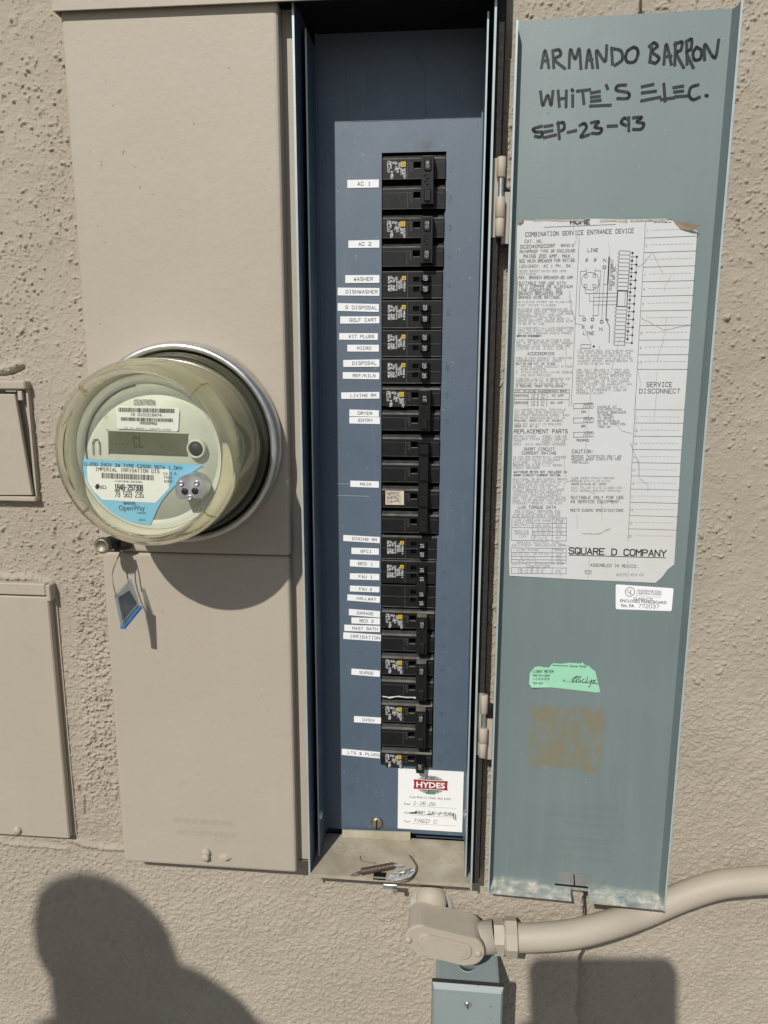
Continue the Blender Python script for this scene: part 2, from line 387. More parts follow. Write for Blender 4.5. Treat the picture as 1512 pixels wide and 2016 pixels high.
def btext(mb, s, fr, x, y, h, width=None, anchor='l', rot=0, mirror=False, bold=0.0, extrude=None):
    """type set in Blender's own font"""
    cu = bpy.data.curves.new('type', 'FONT'); cu.body = s; cu.size = 1; cu.resolution_u = 2; cu.offset = bold
    o = bpy.data.objects.new('type', cu); C.objects.link(o)
    dg = bpy.context.evaluated_depsgraph_get(); ev = o.evaluated_get(dg); me = ev.to_mesh()
    vs = [Vector((v.co.x, v.co.y)) for v in me.vertices]; fs = [list(p.vertices) for p in me.polygons]
    ev.to_mesh_clear(); bpy.data.objects.remove(o); bpy.data.curves.remove(cu)
    if not vs: return
    x0 = min(v.x for v in vs); x1 = max(v.x for v in vs); ky = h / .70; kx = ky if width is None else width / (x1 - x0)
    off = (x1 - x0) / 2 if anchor == 'c' else 0; cr, sr = math.cos(rot), math.sin(rot)
    P = []
    for v in vs:
        a = (v.x - x0 - off) * kx; b = v.y * ky
        if mirror: a = -a
        P.append(mb.bm.verts.new(fr(Vector((x + a * cr - b * sr, y + a * sr + b * cr)))))
    for f in fs:
        try: mb._new([mb.bm.faces.new([P[i] for i in f])], False)
        except ValueError: pass
def plane(Y, eps=0.0):
    return lambda q: Vector((q[0], Y - eps, q[1]))

# ------------------------------------------------------------------ numpy height field for the stucco
def vnoise(x, y, seed):
    r = np.random.default_rng(seed); G = r.random((512, 512)).astype(np.float32)
    xi = np.floor(x).astype(int); yi = np.floor(y).astype(int); fx = x - xi; fy = y - yi
    fx = fx * fx * (3 - 2 * fx); fy = fy * fy * (3 - 2 * fy); g = lambda a, b: G[a % 512, b % 512]
    return (g(xi, yi) * (1 - fx) + g(xi + 1, yi) * fx) * (1 - fy) + (g(xi, yi + 1) * (1 - fx) + g(xi + 1, yi + 1) * fx) * fy
def sst(v, a, b):
    t = np.clip((v - a) / (b - a), 0, 1); return t * t * (3 - 2 * t)

def build_wall():
    st = 0.0008
    X0, X1, Z0, Z1 = -0.47, 0.485, -0.955, 0.175
    nx = int((X1 - X0) / st) + 1; nz = int((Z1 - Z0) / st) + 1
    xs = np.linspace(X0, X1, nx); zs = np.linspace(Z0, Z1, nz); X, Z = np.meshgrid(xs, zs, indexing='ij')
    dx = (vnoise(X * 90, Z * 90, 1) - .5) * .005; dz = (vnoise(X * 90 + 31, Z * 90, 2) - .5) * .005
    A, B = X + dx, Z + dz
    fine = vnoise(A * 560, B * 560, 3); mid = vnoise(A * 330 + 9, B * 330, 4); big = vnoise(A * 60, B * 60, 5); fld = vnoise(A * 20 + 5, B * 20, 6)
    low = sst(-Z, .38, .62)                           # denser orange peel low on the wall
    peel = sst(fine * .55 + mid * .45, .40, .72)
    ridge = sst(1 - np.abs(vnoise(A * 330, B * 430, 8) * 2 - 1), .66, 1.0)
    crust = sst(X, at(150, 1400, WL).x, at(175, 1400, WL).x) * (1 - sst(X, -.262, -.258)) * sst(-Z, .34, .42) * (1 - sst(-Z, .62, .66))
    H = peel * (.0003 + .0007 * low + .0012 * crust) + ridge * (.0003 + .0005 * low + .0014 * crust) * sst(mid, .3, .6) + (big - .5) * .0008 + (fld - .5) * .0012
    # thrown dabs of render: many small separate knobs, thinner on the smooth patches
    r2 = np.random.default_rng(77); n = 78000
    px = r2.uniform(X0, X1, n); pz = r2.uniform(Z0, Z1, n)
    f = vnoise(px * 20 + 5, pz * 20, 6) * .6 + vnoise(px * 55, pz * 55 + 3, 9) * .4
    keep = r2.random(n) < np.clip((f - .27) * 2.6, .06, 1.0) * .9
    px, pz = px[keep], pz[keep]; rr = r2.gamma(3, .00017, len(px)) + .00055; hh = rr * r2.uniform(.8, 1.9, len(px)) * (1 - .5 * sst(-pz, .42, .66)); el = r2.uniform(.7, 1.35, len(px)); an = r2.uniform(0, 3.14, len(px))
    for x, z, r, h, e, t in zip(px, pz, rr, hh, el, an):
        i0 = int((x - X0) / st); j0 = int((z - Z0) / st); k = int(2.4 * r / st) + 2
        sl = (slice(max(i0 - k, 0), i0 + k + 1), slice(max(j0 - k, 0), j0 + k + 1))
        u = A[sl] - x - dx[min(i0, nx - 1), min(j0, nz - 1)]; v = B[sl] - z - dz[min(i0, nx - 1), min(j0, nz - 1)]
        c_, s_ = math.cos(t), math.sin(t); q = ((u * c_ + v * s_) * e) ** 2 + ((v * c_ - u * s_) / e) ** 2
        H[sl] = np.maximum(H[sl], H[i0 % nx, j0 % nz] * .3 + h * np.exp(-(q / (r * r)) ** 1.5))
    # cracks and mortar ridges round the two boxes at the left
    def line(pts, wd):
        D2 = np.full(X.shape, 1.0)
        q = [at(a, b, WL) for a, b in pts]
        for a, b in zip(q, q[1:]):
            ex, ez = b.x - a.x, b.z - a.z; L2 = ex * ex + ez * ez
            t = np.clip(((A - a.x) * ex + (B - a.z) * ez) / L2, 0, 1); D2 = np.minimum(D2, (A - a.x - t * ex) ** 2 + (B - a.z - t * ez) ** 2)
        return np.exp(-D2 / wd ** 2)
    H = H + (.0012 + .002 * mid) * line([(-40, 724), (20, 722), (40, 716)], .0030) - .0045 * line([(-40, 741), (10, 738), (34, 731), (47, 724)], .0013)
    H = H + .0030 * line([(-40, 1135), (40, 1137), (100, 1143)], .0035) + .0028 * line([(140, 1652), (180, 1664), (250, 1668)], .0032) + .0020 * line([(-40, 1648), (60, 1662), (135, 1670)], .003)
    H = H - .0035 * line([(158, 1548), (163, 1560)], .0011) - .003 * line([(168, 1566), (172, 1590), (170, 1604)], .0011)
    H = H + .00022 * (vnoise(X * 700, Z * 700, 10) - .5)
    # scar below the upper cable box / beside the lower one
    stepx = STEPX + (vnoise(Z * 70, Z * 0 + 3, 12) - .5) * .004 + (vnoise(Z * 400, Z * 0 + 7, 14) - .5) * .0025
    t = np.clip((X - stepx + .0015) / .0070, 0, 1)
    Y = WL * (1 - t) + WR * t - H
    inside = (X > -.258) & (X < .097) & (Z > -.688) & (Z < .112) | (X > -.070) & (X < .0995) & (Z > -.6985) & (Z < .112)
    keepv = ~inside
    idx = np.arange(nx * nz).reshape(nx, nz)
    q = np.stack([idx[:-1, :-1], idx[1:, :-1], idx[1:, 1:], idx[:-1, 1:]], -1)
    hole = inside[:-1, :-1] & inside[1:, 1:] & inside[1:, :-1] & inside[:-1, 1:]
    q = q[~hole].reshape(-1, 4)
    used = np.zeros(nx * nz, bool); used[q.ravel()] = True; remap = np.cumsum(used) - 1
    V = np.stack([X.ravel(), Y.ravel(), Z.ravel()], -1)[used].astype(np.float32); q = remap[q].astype(np.int32)
    me = bpy.data.meshes.new('stucco_wall')
    me.vertices.add(len(V)); me.vertices.foreach_set('co', V.ravel())
    me.loops.add(q.size); me.loops.foreach_set('vertex_index', q.ravel())
    me.polygons.add(len(q)); me.polygons.foreach_set('loop_start', np.arange(0, q.size, 4, dtype=np.int32)); me.polygons.foreach_set('loop_total', np.full(len(q), 4, np.int32))
    me.polygons.foreach_set('use_smooth', np.ones(len(q), bool)); me.update(calc_edges=True); me.validate()
    me.materials.append(MATS['stucco paint'])
    root = bpy.data.objects.new('stucco_wall', me); C.objects.link(root); WLOC[root.name] = Vector((0, 0, 0))
    props(root, 'beige painted stucco wall with rough knobbly render behind the electrical panel', 'wall')
    mb = MB()       # plain continuation of the render beyond what the photo shows
    zb = GROUND
    for x0, x1, z0, z1, Y_ in ((-3.2, X0, zb, 1.3, WL), (X0, STEPX, zb, Z0, WL), (STEPX, X1, zb, Z0, WR), (X0, STEPX, Z1, 1.3, WL), (STEPX, X1, Z1, 1.3, WR), (X1, 3.2, zb, 1.3, WR)):
        mb.box(x0, x1, Y_, .16, z0, z1)
    mb.build('render_field', 'stucco paint', root)
GROUND = -1.66
STEPX = at(1143, 1900, WL).x
build_wall()
g = MB(); g.box(-60, 60, -120, -.04, GROUND - .1, GROUND); props(g.build('pavement', 'concrete'), kind='structure')

# ------------------------------------------------------------------ electrical panel
panel = thing('electrical_panel', 'open combination meter and breaker panel with blue grey interior set in the stucco wall', 'electrical panel', (-.08, F, -.70))
XL, XR = -.0655, .0955          # box side walls
CL, CRX = -.2618, -.0796        # meter side covers
ZT, ZB = .1005, -.6945
ZSEAM = at(440, 1091, F - .001).z
mb = MB(); mb.box(CL, CRX + .0012, F - .0022, F + .030, ZSEAM, ZT, .0036, 3)
cov_u = mb.build('meter_cover', 'tan painted steel', panel)
mb = MB(); mb.box(CL + .0006, CRX, F, F + .030, ZB, ZSEAM - .0008, .0036, 3)
cov_l = mb.build('pull_box_cover', 'tan painted steel', panel)
mb = MB()
for s, px, py in (('DO NOT BREAK SEAL', 400, 1617), ('NO FUSES INSIDE', 408, 1641)):
    p = at(px, py, F); btext(mb, s, plane(F, .00030), p.x, p.z - .003, .0058, .062, 'c')
mb.build('embossed_lettering', 'tan painted steel', cov_l)
p = at(406, 1685, F); mb = MB(); mb.lathe([(.0042, 0), (.0042, .0035), (.0034, .0048), (0, .0052)], (p.x, F, p.z), 20)
mb.box(p.x - .0036, p.x + .0036, F - .0057, F - .0045, p.z - .0006, p.z + .0006); mb.lathe([(.0046, 0), (.0046, .003), (.003, .004), (0, .0042)], (p.x + .0002, F, p.z + .0048), 14)
mb.build('seal_stud', 'tan painted steel', cov_l)
p = at(443, 1687, F); mb = MB()
a = [(-.0072, 0), (-.003, .0036), (.003, .0032), (.0078, -.0004), (.003, -.0036), (-.003, -.0034)]
vs = [(p.x + x, F + .0002, p.z + z) for x, z in a]; tp = [(p.x + x * .45, F - .0042, p.z + z * .4) for x, z in a]
n = len(a)
for i in range(n): mb.poly([vs[i], vs[(i + 1) % n], tp[(i + 1) % n], tp[i]])
mb.poly(tp); mb.build('seal_loop', 'tan painted steel', cov_l)
# flange between covers and breaker compartment, backing of the enclosure
mb = MB(); mb.box(CRX - .004, XL, F + .013, F + .016, ZB + .006, ZT); mb.box(CRX - .004, XL, F + .013, F + .05, ZB + .0055, ZB + .0075)
mb.box(CL + .004, XL - .001, -.03, -.002, ZB + .004, ZT - .002)
mb.build('mounting_flange', 'tan painted steel', panel)
# breaker compartment box
mb = MB()
mb.box(XL - .0016, XL, F, .012, ZB - .006, ZT + .03); mb.box(XR, XR + .0016, F, .012, ZB - .006, ZT + .03)
mb.box(XL - .0016, XR + .0016, .0125, .014, ZB - .006, ZT + .03)
box = mb.build('enclosure_box', 'blue grey side enamel', panel)
mb = MB()
mb.box(XL + .0042, XL + .0054, F + .024, .0, ZB + .004, ZT - .012); mb.box(XR - .0054, XR - .0042, F + .0065, .0, ZB + .004, ZT - .012)
mb.build('inner_trim', 'blue grey side enamel', box)
mb = MB()
for x in (XL - .0017, XR - .0001): mb.box(x, x + .0018, F - .0003, F + .0006, ZB - .006, ZT - .001)
for x, yy in ((XL + .0041, F + .0237), (XR - .0055, F + .0062)): mb.box(x, x + .0014, yy, yy + .0008, ZB + .004, ZT - .012)
mb.build('bare_edge', 'edge steel', box)
for sx, px in ((1, 617), (-1, 922)):         # half-round latch dimples near the bottom of the side trims
    pz = at(px, 1615, F + .02).z; mb = MB()
    mb.lathe([(.0045, 0), (.004, .0018), (0, .0026)], (XL + .0055 if sx > 0 else XR - .0055, F + .030, pz), 16, Vector((sx, 0, 0)))
    mb.build('latch_dimple', 'bare zinc', box)
mb = MB(); mb.box(XL + .0002, XR - .0002, F + .0002, .010, ZT + .0005, ZT + .0035); mb.build('top_shade_sheet', 'dark gap', box)  # near-black sheet paints the deep shade under the box top
# right hand flange beside the box; its shade is put into the dark foam colour
mb = MB(); mb.box(XR + .0016, XR + .0085, F + .008, F + .05, ZB - .004, ZT + .03); mb.box(XR + .0085, XR + .010, F + .016, F + .05, ZB - .004, ZT + .03)
mb.build('side_flange', 'gasket foam', panel)
# drip hood along the top
HZ = .0445 * 0 + at(560, 2, F - .008).z
mb = MB()
zl = at(103, 11, F - .008)
mb.prism([(zl.x, HZ), (XR + .004, HZ), (XR + .004, HZ + .045), (zl.x, HZ + .045)], F - .0085, F - .0068)
mb.box(zl.x + .006, XR + .004, F - .0068, .012, HZ + .0135, HZ + .016)
mb.prism([(zl.x, HZ + .0002), (zl.x + .006, HZ + .014), (zl.x + .006, HZ + .04), (zl.x, HZ + .04)], F - .0068, WL + .004)
hood = mb.build('drip_hood', 'tan painted steel', panel)
mb = MB(); mb.box(zl.x + .0065, XR + .003, F - .0066, F + .012, HZ + .0022, HZ + .0034); mb.build('hood_shade_strip', 'dark gap', hood)  # dark strip paints the shaded underside of the hood
# deadfront sheet with the breaker window
WX0, WX1, WZ0, WZ1 = -.0006, .0583, -24 * IN + .0008, .0012
DL, DR, DT, DB = XL + .0054, XR - .0054, ZT + .002, at(690, 1633, 0).z
mb = MB()
out = [(DL, DB), (DR, DB), (DR, DT), (DL, DT)]
def wx(z): return WX1 - .0042 * sst(np.array(-z), .0, .61).item() if z > -.56 else .0541
# strips so that the right edge of the window steps like the breakers do
mb.box(DL, WX0, 0, .0012, DB, DT); mb.box(WX0, DR, 0, .0012, WZ1, DT); mb.box(WX0, DR, 0, .0012, DB, WZ0)
RX = WX1
mb.box(RX, DR, 0, .0012, WZ0, WZ1)
mb.box(DL, DL + .0012, -.004, 0, DB, DT); mb.box(DR - .0012, DR, -.004, 0, DB, DT)
dead = mb.build('deadfront', 'blue grey enamel', panel)
mb = MB(); mb.box(WX0 - .002, RX + .002, .0085, .0095, WZ0 - .002, WZ1 + .002); mb.build('bus_cavity', 'dark gap', panel)
# embossed circuit numbers beside the window, shallow label outline near the top
pole = [0, 1, 2, 3, 4, 5, 6, 7, 8, 9, 14, 15, 16, 17, 18, 19, 20, 21, 22, 23]
for i, k in enumerate(pole):
    mb = MB(); stext(mb, str(i + 1), plane(0, .0002), .0625, -(k + .62) * IN, .0042, .00045, anchor='c', width=.0022 * len(str(i + 1)))
    mb.build('embossed_number', 'blue grey enamel', dead)
mb = MB()
for pts in ([(681, 115), (684, 236), (700, 240), (805, 236)], [(818, 108), (836, 140), (838, 230), (832, 234), (805, 236)]):
    mb.ribbon([(at(x, y, 0).x, at(x, y, 0).z) for x, y in pts], .0005, plane(0, .00012))
mb.build('sticker_outline', 'blue grey side enamel', dead)
mb = MB(); 
for x0, y0, x1, y1 in ((661, 952, 692, 953), (663, 975, 727, 977)):
    mb.ribbon([(at(x0, y0, 0).x, at(x0, y0, 0).z), (at(x1, y1, 0).x, at(x1, y1, 0).z)], .0004, plane(0, .00012))
mb.build('scratch', 'edge steel', dead)
# big slotted screw holding the deadfront
p = at(742, 1620, -.001); mb = MB(); mb.lathe([(.0066, 0), (.0066, .0016), (.0058, .0028), (.003, .0034), (0, .0035)], (p.x, 0, p.z), 28)
scr = mb.build('deadfront_screw', 'aged brass', panel)
mb = MB(); c, s = math.cos(1.5), math.sin(1.5); q = [(-.0058, -.0007), (.0058, -.0007), (.0058, .0007), (-.0058, .0007)]
mb.prism([(p.x + a * c - b * s, p.z + a * s + b * c) for a, b in q], -.0038, -.0030); mb.build('slot', 'dark gap', scr)
# bottom tray
TZ = -.6935
mb = MB(); mb.box(XL + .0002, XR - .0002, F + .0012, -.0004, TZ - .0012, TZ); mb.box(XL - .001, XR + .001, F - .0009, F + .0012, TZ - .0035, TZ + .0002)
pa = at(674, 1633, -.003); pb = at(808, 1638, -.003); pc = at(806, 1657, -.006)
mb.hexa([(pa.x, -.0052, pc.z), (pb.x, -.0052, pc.z), (pb.x, -.0004, TZ), (pa.x, -.0004, TZ), (pa.x, -.0040, pa.z), (pb.x, -.0040, pb.z), (pb.x, -.0026, pb.z), (pa.x, -.0026, pa.z)])
tray = mb.build('bottom_tray', 'dusty galvanised steel', panel)
h0 = atz(736, 1719, TZ); h1 = atz(757, 1731, TZ)
mb = MB(); mb.box(h0.x, h1.x + .001, h1.y - .001, h0.y + .002, TZ - .0004, TZ + .00015); mb.build('latch_slot', 'dark gap', tray)
p = at(772, 1748, F - .0006); mb = MB(); mb.box(p.x - .009, p.x + .005, F - .0016, F - .0002, p.z - .001, p.z + .004, .0006); mb.lathe([(.0028, 0), (.002, .004), (0, .0045)], (p.x + .003, F - .001, p.z), 12, Vector((0, -.4, -1)))
mb.build('latch_catch', 'bare zinc', tray)

# printed strips beside the breakers
STRIPS = [('AC 1', 684, 746, 354, 370, 0), ('AC 2', 686, 747, 473, 488, 0), ('WASHER', 680, 747, 542, 557, 0), ('DISHWASHER', 665, 747, 567, 582, 1), ('G DISPOSAL', 665, 746, 598, 613, 1),
 ('GOLF CART', 670, 747, 623, 637, 0), ('KIT PLUGS', 668, 744, 656, 669, 0), ('MICRO', 684, 746, 679, 692, 0), ('DISPOSAL', 676, 747, 708, 722, -1), ('REF/KILN', 675, 747, 733, 746, 0), ('LIVING RM', 672, 747, 772, 785, -1),
 ('DRYER', 688, 746, 807, 820, 1), ('ENTRY', 688, 748, 821, 834, 0), ('MAIN', 690, 746, 947, 959, 0), ('DINING RM', 676, 748, 1055, 1067, 2), ('GFCI', 692, 746, 1079, 1091, 0), ('BED 1', 689, 747, 1103, 1116, 1), ('FAU 1', 689, 747, 1129, 1141, 0),
 ('FAU 2', 689, 747, 1154, 1165, 0), ('HALLWAY', 684, 748, 1172, 1184, 2), ('GARAGE', 687, 748, 1201, 1213, 2), ('BED 2', 692, 748, 1216, 1228, 0), ('MAST BATH', 678, 748, 1231, 1243, 0), ('IRRIGATION', 676, 750, 1247, 1260, 2),
 ('SURGE', 692, 748, 1318, 1330, 2), ('OVEN', 697, 750, 1411, 1423, 1), ('LTS & PLUGS', 673, 748, 1477, 1489, 2)]
for t, x0, x1, y0, y1, tilt in STRIPS:
    a = at(x0, (y0 + y1) / 2, 0); b = at(x1, (y0 + y1) / 2, 0); hh = (at(x0, y0, 0).z - at(x0, y1, 0).z) / 2; wv = (b.x - a.x) / 2
    cx, cz = (a.x + b.x) / 2, (a.z + b.z) / 2; th = -math.radians(tilt * 1.1 + random.uniform(-.4, .4)) + .0
    fr = lambda q, e=0.0: Vector((q[0], 0 - e, q[1]))
    mb = MB(); mb.prism([(-wv, -hh), (wv, -hh + random.uniform(-.0002, .0002)), (wv, hh), (-wv, hh + random.uniform(-.0002, .0002))], -.00055, -.0002)
    mb.mat(1); stext(mb, t, plane(0, .00065), .001 + (.002 if len(t) > 6 else .0), -hh * .42, hh * .84, .00046, width=len(t) * hh * .86, anchor='c')
    o = mb.build('label_strip', ['label white', 'ink faded'], panel, local=True, loc=(cx, 0, cz), rot=(0, -th, 0))
    props(o, 'white printed strip reading ' + t)

# technician's card
def quadframe(pts, Y):      # bilinear map of photo corners (TL,TR,BR,BL) to a rectangle on plane Y
    P = [at(*q, Y) for q in pts]; return P
P = quadframe([(783, 1513), (912, 1520), (911, 1637), (784, 1631)], 0)
cw = (P[1] - P[0]).length; chh = (P[3] - P[0]).length; cc = (P[0] + P[2]) / 2; th = math.atan2(P[1].z - P[0].z, P[1].x - P[0].x)
mb = MB(); mb.prism([(-cw / 2, -chh / 2), (cw / 2, -chh / 2), (cw / 2, chh / 2), (-cw / 2, chh / 2)], -.0007, -.0002)
fr = plane(0, .0008)
U = lambda x, y: (x * cw - cw / 2, chh / 2 - y * chh)      # card fractions
def oval(mb, cx, cy, rx, ry, fr, n=28): mb.poly([fr(Vector((cx + rx * math.cos(a), cy + ry * math.sin(a)))) for a in [2 * math.pi * i / n for i in range(n)]])
ox, oy = U(.50, .24); mb.mat(2); oval(mb, ox, oy, cw * .235, chh * .150, fr)
mb.mat(6); oval(mb, ox, oy, cw * .225, chh * .140, plane(0, .00084)); mb.mat(2); oval(mb, ox, oy, cw * .218, chh * .134, plane(0, .00088))
mb.mat(6); mb.poly([plane(0, .00092)(Vector((ox + a * cw, oy + b * chh))) for a, b in ((-.272, .088), (0, .078), (.272, .088), (.262, 0), (.272, -.088), (0, -.078), (-.272, -.088), (-.262, 0))])
mb.mat(3); mb.poly([plane(0, .00096)(Vector((ox + a * cw, oy + b * chh))) for a, b in ((-.262, .078), (0, .068), (.262, .078), (.252, 0), (.262, -.078), (0, -.068), (-.262, -.078), (-.252, 0))])
mb.mat(4); btext(mb, 'HYDES', plane(0, .00105), ox, oy - chh * .045, chh * .088, cw * .44, 'c', bold=.03)
stext(mb, 'AIR CONDITIONING', plane(0, .00095), ox, oy + chh * .092, chh * .026, .00022, width=cw * .28, anchor='c'); stext(mb, 'HEATING ELECTRICAL', plane(0, .00095), ox, oy - chh * .118, chh * .026, .00022, width=cw * .30, anchor='c')
mb.mat(5); a = U(.43, .395); mb.poly([plane(0, .0010)(Vector(q)) for q in ((a[0], a[1]), (a[0] + cw * .14, a[1]), (a[0] + cw * .14, a[1] + chh * .03), (a[0], a[1] + chh * .03))])
mb.mat(7); a = U(.18, .475); btext(mb, 'Lic# 906115 (760) 360-2202', fr, a[0], a[1], chh * .036, cw * .63)
for y, t in ((.595, 'Date'), (.745, 'Work'), (.89, 'Tech')):
    a = U(.095, y); btext(mb, t, fr, a[0], a[1], chh * .038, cw * .10); l0 = U(.22, y + .012); l1 = U(.90, y + .012); mb.ribbon([l0, l1], .00022, fr)
mb.mat(1)
def hand(mb, s, fr, x, y, h, width, wd, slant=.25, jit=.0):
    k = len(s); st = width / k
    for i, ch in enumerate(s):
        for stt in SFP.get(ch.upper(), []):
            mb.ribbon([Vector((x + i * st + gx / 4 * st * .75 + gy / 6 * h * slant + random.uniform(-jit, jit), y + gy / 6 * h + random.uniform(-jit, jit))) for gx, gy in stt], wd, fr)
a = U(.24, .585); hand(mb, '1-26-26', fr, a[0], a[1], chh * .055, cw * .34, .00042, jit=.0004)
a = U(.27, .735); hand(mb, 'PANEL TUNE-UP/SURGE', fr, a[0], a[1], chh * .052, cw * .60, .00042, jit=.0005)
for q in ((.19, .72, .30, .71), (.20, .735, .28, .725), (.27, .70, .29, .73), (.45, .735, .52, .728), (.86, .70, .87, .79), (.89, .71, .90, .80)):
    mb.ribbon([U(q[0], q[1]), U(q[2], q[3])], .0009, fr)
a = U(.26, .88); hand(mb, 'FRED C', fr, a[0], a[1], chh * .055, cw * .36, .00042, jit=.0006)
o = mb.build('service_card', ['card white', 'ink black', 'logo dark', 'logo red', 'print white', 'logo green', 'print white', 'ink faded'], panel, local=True, loc=(cc.x, 0, cc.z), rot=(0, -th, 0))
props(o, 'white service card with red HYDES logo and handwriting')

# ------------------------------------------------------------------ door
door_m = MB()
def dbox(mb, a0, a1, b0, b1, n0, n1): mb.box(a0, a1, n0, n1, b0, b1)     # door coordinates (a, depth n away from viewer, b)
D = DPAN
dx0, dx1 = .0015, DW - .0015
# pan face with tongue notch in the bottom lip
nl = dl(1098, 1745); nA = dl(1125, 1770, 0).x; nB = dl(1160, 1775, 0).x
dbox(door_m, dx0, dx1, .003, DH, D, D + .0012)
dbox(door_m, 0, .0013, 0, DH - .004, -.0002, D + .0012)                                 # left lip
door_m.prism([(DW - .0013, 0), (DW, 0), (DW, DH), (DW - .0013, DH)], -.0002, D)       # right lip outer return
door_m.hexa([(DW - .0040, D - .0002, .003), (DW - .0013, .003, .003), (DW - .0013, .006, .003), (DW - .0040, D + .0005, .003), (DW - .0040, D - .0002, DH - .001), (DW - .0013, .003, DH - .001), (DW - .0013, .006, DH - .001), (DW - .0040, D + .0005, DH - .001)])
for a0, a1 in ((0, nA), (nB, DW)):                                                       # bottom lip, sloping up to the pan
    door_m.hexa([(a0, 0, 0), (a1, 0, 0), (a1, D, .0014), (a0, D, .0014), (a0, 0, .0014), (a1, 0, .0014), (a1, D, .0065), (a0, D, .0065)])
door = door_m.build('door', 'door enamel', panel, local=True, loc=tuple(DO), rot=(0, 0, -DTH))
def dfr(e): return lambda q: Vector((q[0], D - e, q[1]))
def dpart(mb, name, mats, label=None):
    o = mb.build(name, mats, None, local=True, loc=(0, 0, 0)); o.parent = door; o.location = (0, 0, 0)
    if label: props(o, label)
    return o
mb = MB(); mb.box(-.0002, .0016, -.0009, -.0002, .001, DH - .005); mb.box(DW - .0016, DW + .0001, -.0008, -.0002, 0, DH)
dpart(mb, 'bare_edge', 'edge steel')
mb = MB(); q = [dl(1092, 1742), dl(1158, 1749)]
mb.prism([(q[0].x, q[0].y), (q[1].x, q[1].y), (q[1].x, q[1].y + .002), (q[0].x, q[0].y + .0018)], D - .0004, D - .0001)
a = dl(1130, 1722); b = dl(1131, 1742); mb.ribbon([(a.x, a.y), (b.x, b.y)], .0012, dfr(.0003))
dpart(mb, 'latch_slot', 'dark gap')
mb = MB(); a = dl(1097, 1741); b = dl(1156, 1720); mb.poly([dfr(.0002)(Vector(q)) for q in ((a.x, a.y), (b.x, a.y - .001), (b.x, b.y - .002), (a.x + .012, b.y), (a.x, b.y - .001))])
dpart(mb, 'bare_patch', 'bare zinc')
# marker handwriting
S3 = 2.8966
def mk(x, y): q = dl(990 + x / S3, y / S3); return q
marker = [
 [(220, 385), (240, 290), (262, 385)], [(226, 350), (258, 345)],
 [(290, 385), (285, 290)], [(285, 290), (320, 285), (328, 315), (295, 340), (352, 390)],
 [(378, 385), (385, 285), (412, 335), (435, 280), (445, 390)],
 [(475, 385), (490, 285), (512, 385)], [(480, 345), (508, 340)],
 [(540, 385), (535, 290), (582, 350), (592, 262)],
 [(620, 275), (625, 365)], [(620, 278), (672, 290), (680, 340), (640, 372)],
 [(745, 270), (712, 290), (700, 330), (715, 355), (752, 350), (770, 310), (765, 280), (745, 270)],
 [(848, 258), (838, 355)], [(835, 265), (862, 245), (880, 265), (850, 295), (890, 330), (870, 360), (838, 350)],
 [(918, 365), (932, 255), (960, 365)], [(922, 325), (958, 320)],
 [(980, 370), (985, 245)], [(980, 255), (1020, 240), (1015, 285), (990, 305), (1030, 385)],
 [(1050, 365), (1048, 235)], [(1045, 240), (1075, 225), (1072, 280), (1048, 300), (1085, 385)],
 [(1105, 270), (1085, 300), (1092, 340), (1125, 335), (1132, 290), (1105, 270)],
 [(1150, 340), (1152, 255), (1195, 320), (1215, 320), (1230, 230)],
 [(215, 525), (228, 600), (255, 545), (275, 598), (285, 522)],
 [(315, 520), (322, 605)], [(362, 520), (360, 608)], [(318, 565), (360, 560)],
 [(398, 545), (398, 605)], [(395, 512), (398, 518)],
 [(425, 520), (495, 512)], [(455, 518), (462, 590)],
 [(505, 530), (550, 522)], [(505, 555), (550, 550)], [(505, 578), (555, 572)], [(500, 605), (612, 600)],
 [(590, 488), (597, 505)],
 [(700, 485), (655, 490), (650, 515), (715, 530), (712, 560), (655, 562)],
 [(795, 495), (855, 482)], [(795, 530), (870, 520)], [(792, 575), (895, 555)],
 [(918, 482), (925, 575)], [(905, 568), (975, 558)],
 [(975, 500), (1025, 492)], [(980, 525), (1025, 520)], [(985, 552), (1045, 548)],
 [(1112, 485), (1072, 500), (1062, 545), (1085, 568), (1120, 555)], [(1158, 545), (1165, 547)],
 [(220, 720), (175, 735), (185, 752), (225, 755), (215, 780), (185, 778)],
 [(240, 722), (280, 715)], [(242, 752), (280, 745)], [(235, 785), (300, 770)],
 [(315, 700), (322, 790)], [(312, 705), (345, 700), (348, 735), (322, 750)],
 [(372, 755), (415, 745)],
 [(440, 715), (465, 705), (475, 730), (445, 780), (490, 768)],
 [(505, 700), (545, 695), (525, 725), (562, 735), (550, 760), (510, 760)],
 [(600, 720), (648, 718)],
 [(700, 715), (675, 700), (690, 675), (712, 680)], [(718, 672), (718, 745)],
 [(745, 672), (790, 670), (765, 695), (802, 705), (790, 735), (745, 738)]]
mb = MB()
def smoothp(p):
    if len(p) < 3: return p
    out = []
    for i in range(len(p) - 1):
        p0, p1, p2, p3 = p[max(i - 1, 0)], p[i], p[i + 1], p[min(i + 2, len(p) - 1)]
        for k in range(6):
            t = k / 6
            out.append(tuple(.5 * (2 * b + (c - a) * t + (2 * a - 5 * b + 4 * c - d) * t * t + (3 * b - a - 3 * c + d) * t ** 3) for a, b, c, d in zip(p0, p1, p2, p3)))
    return out + [p[-1]]
lift = .00016
for st in marker:
    pts = [mk(*q) for q in smoothp(st)]; lift += .0000012
    # overlapping quads of one stroke at slightly different heights
    wd = .0024
    for i in range(len(pts) - 1):
        mb.ribbon([pts[i], pts[i + 1]], wd, dfr(lift + (i % 2) * .00001))
    for e in (pts[0], pts[-1]):
        oval(mb, e.x, e.y, wd * .56, wd * .56, dfr(lift + .00002), 10)
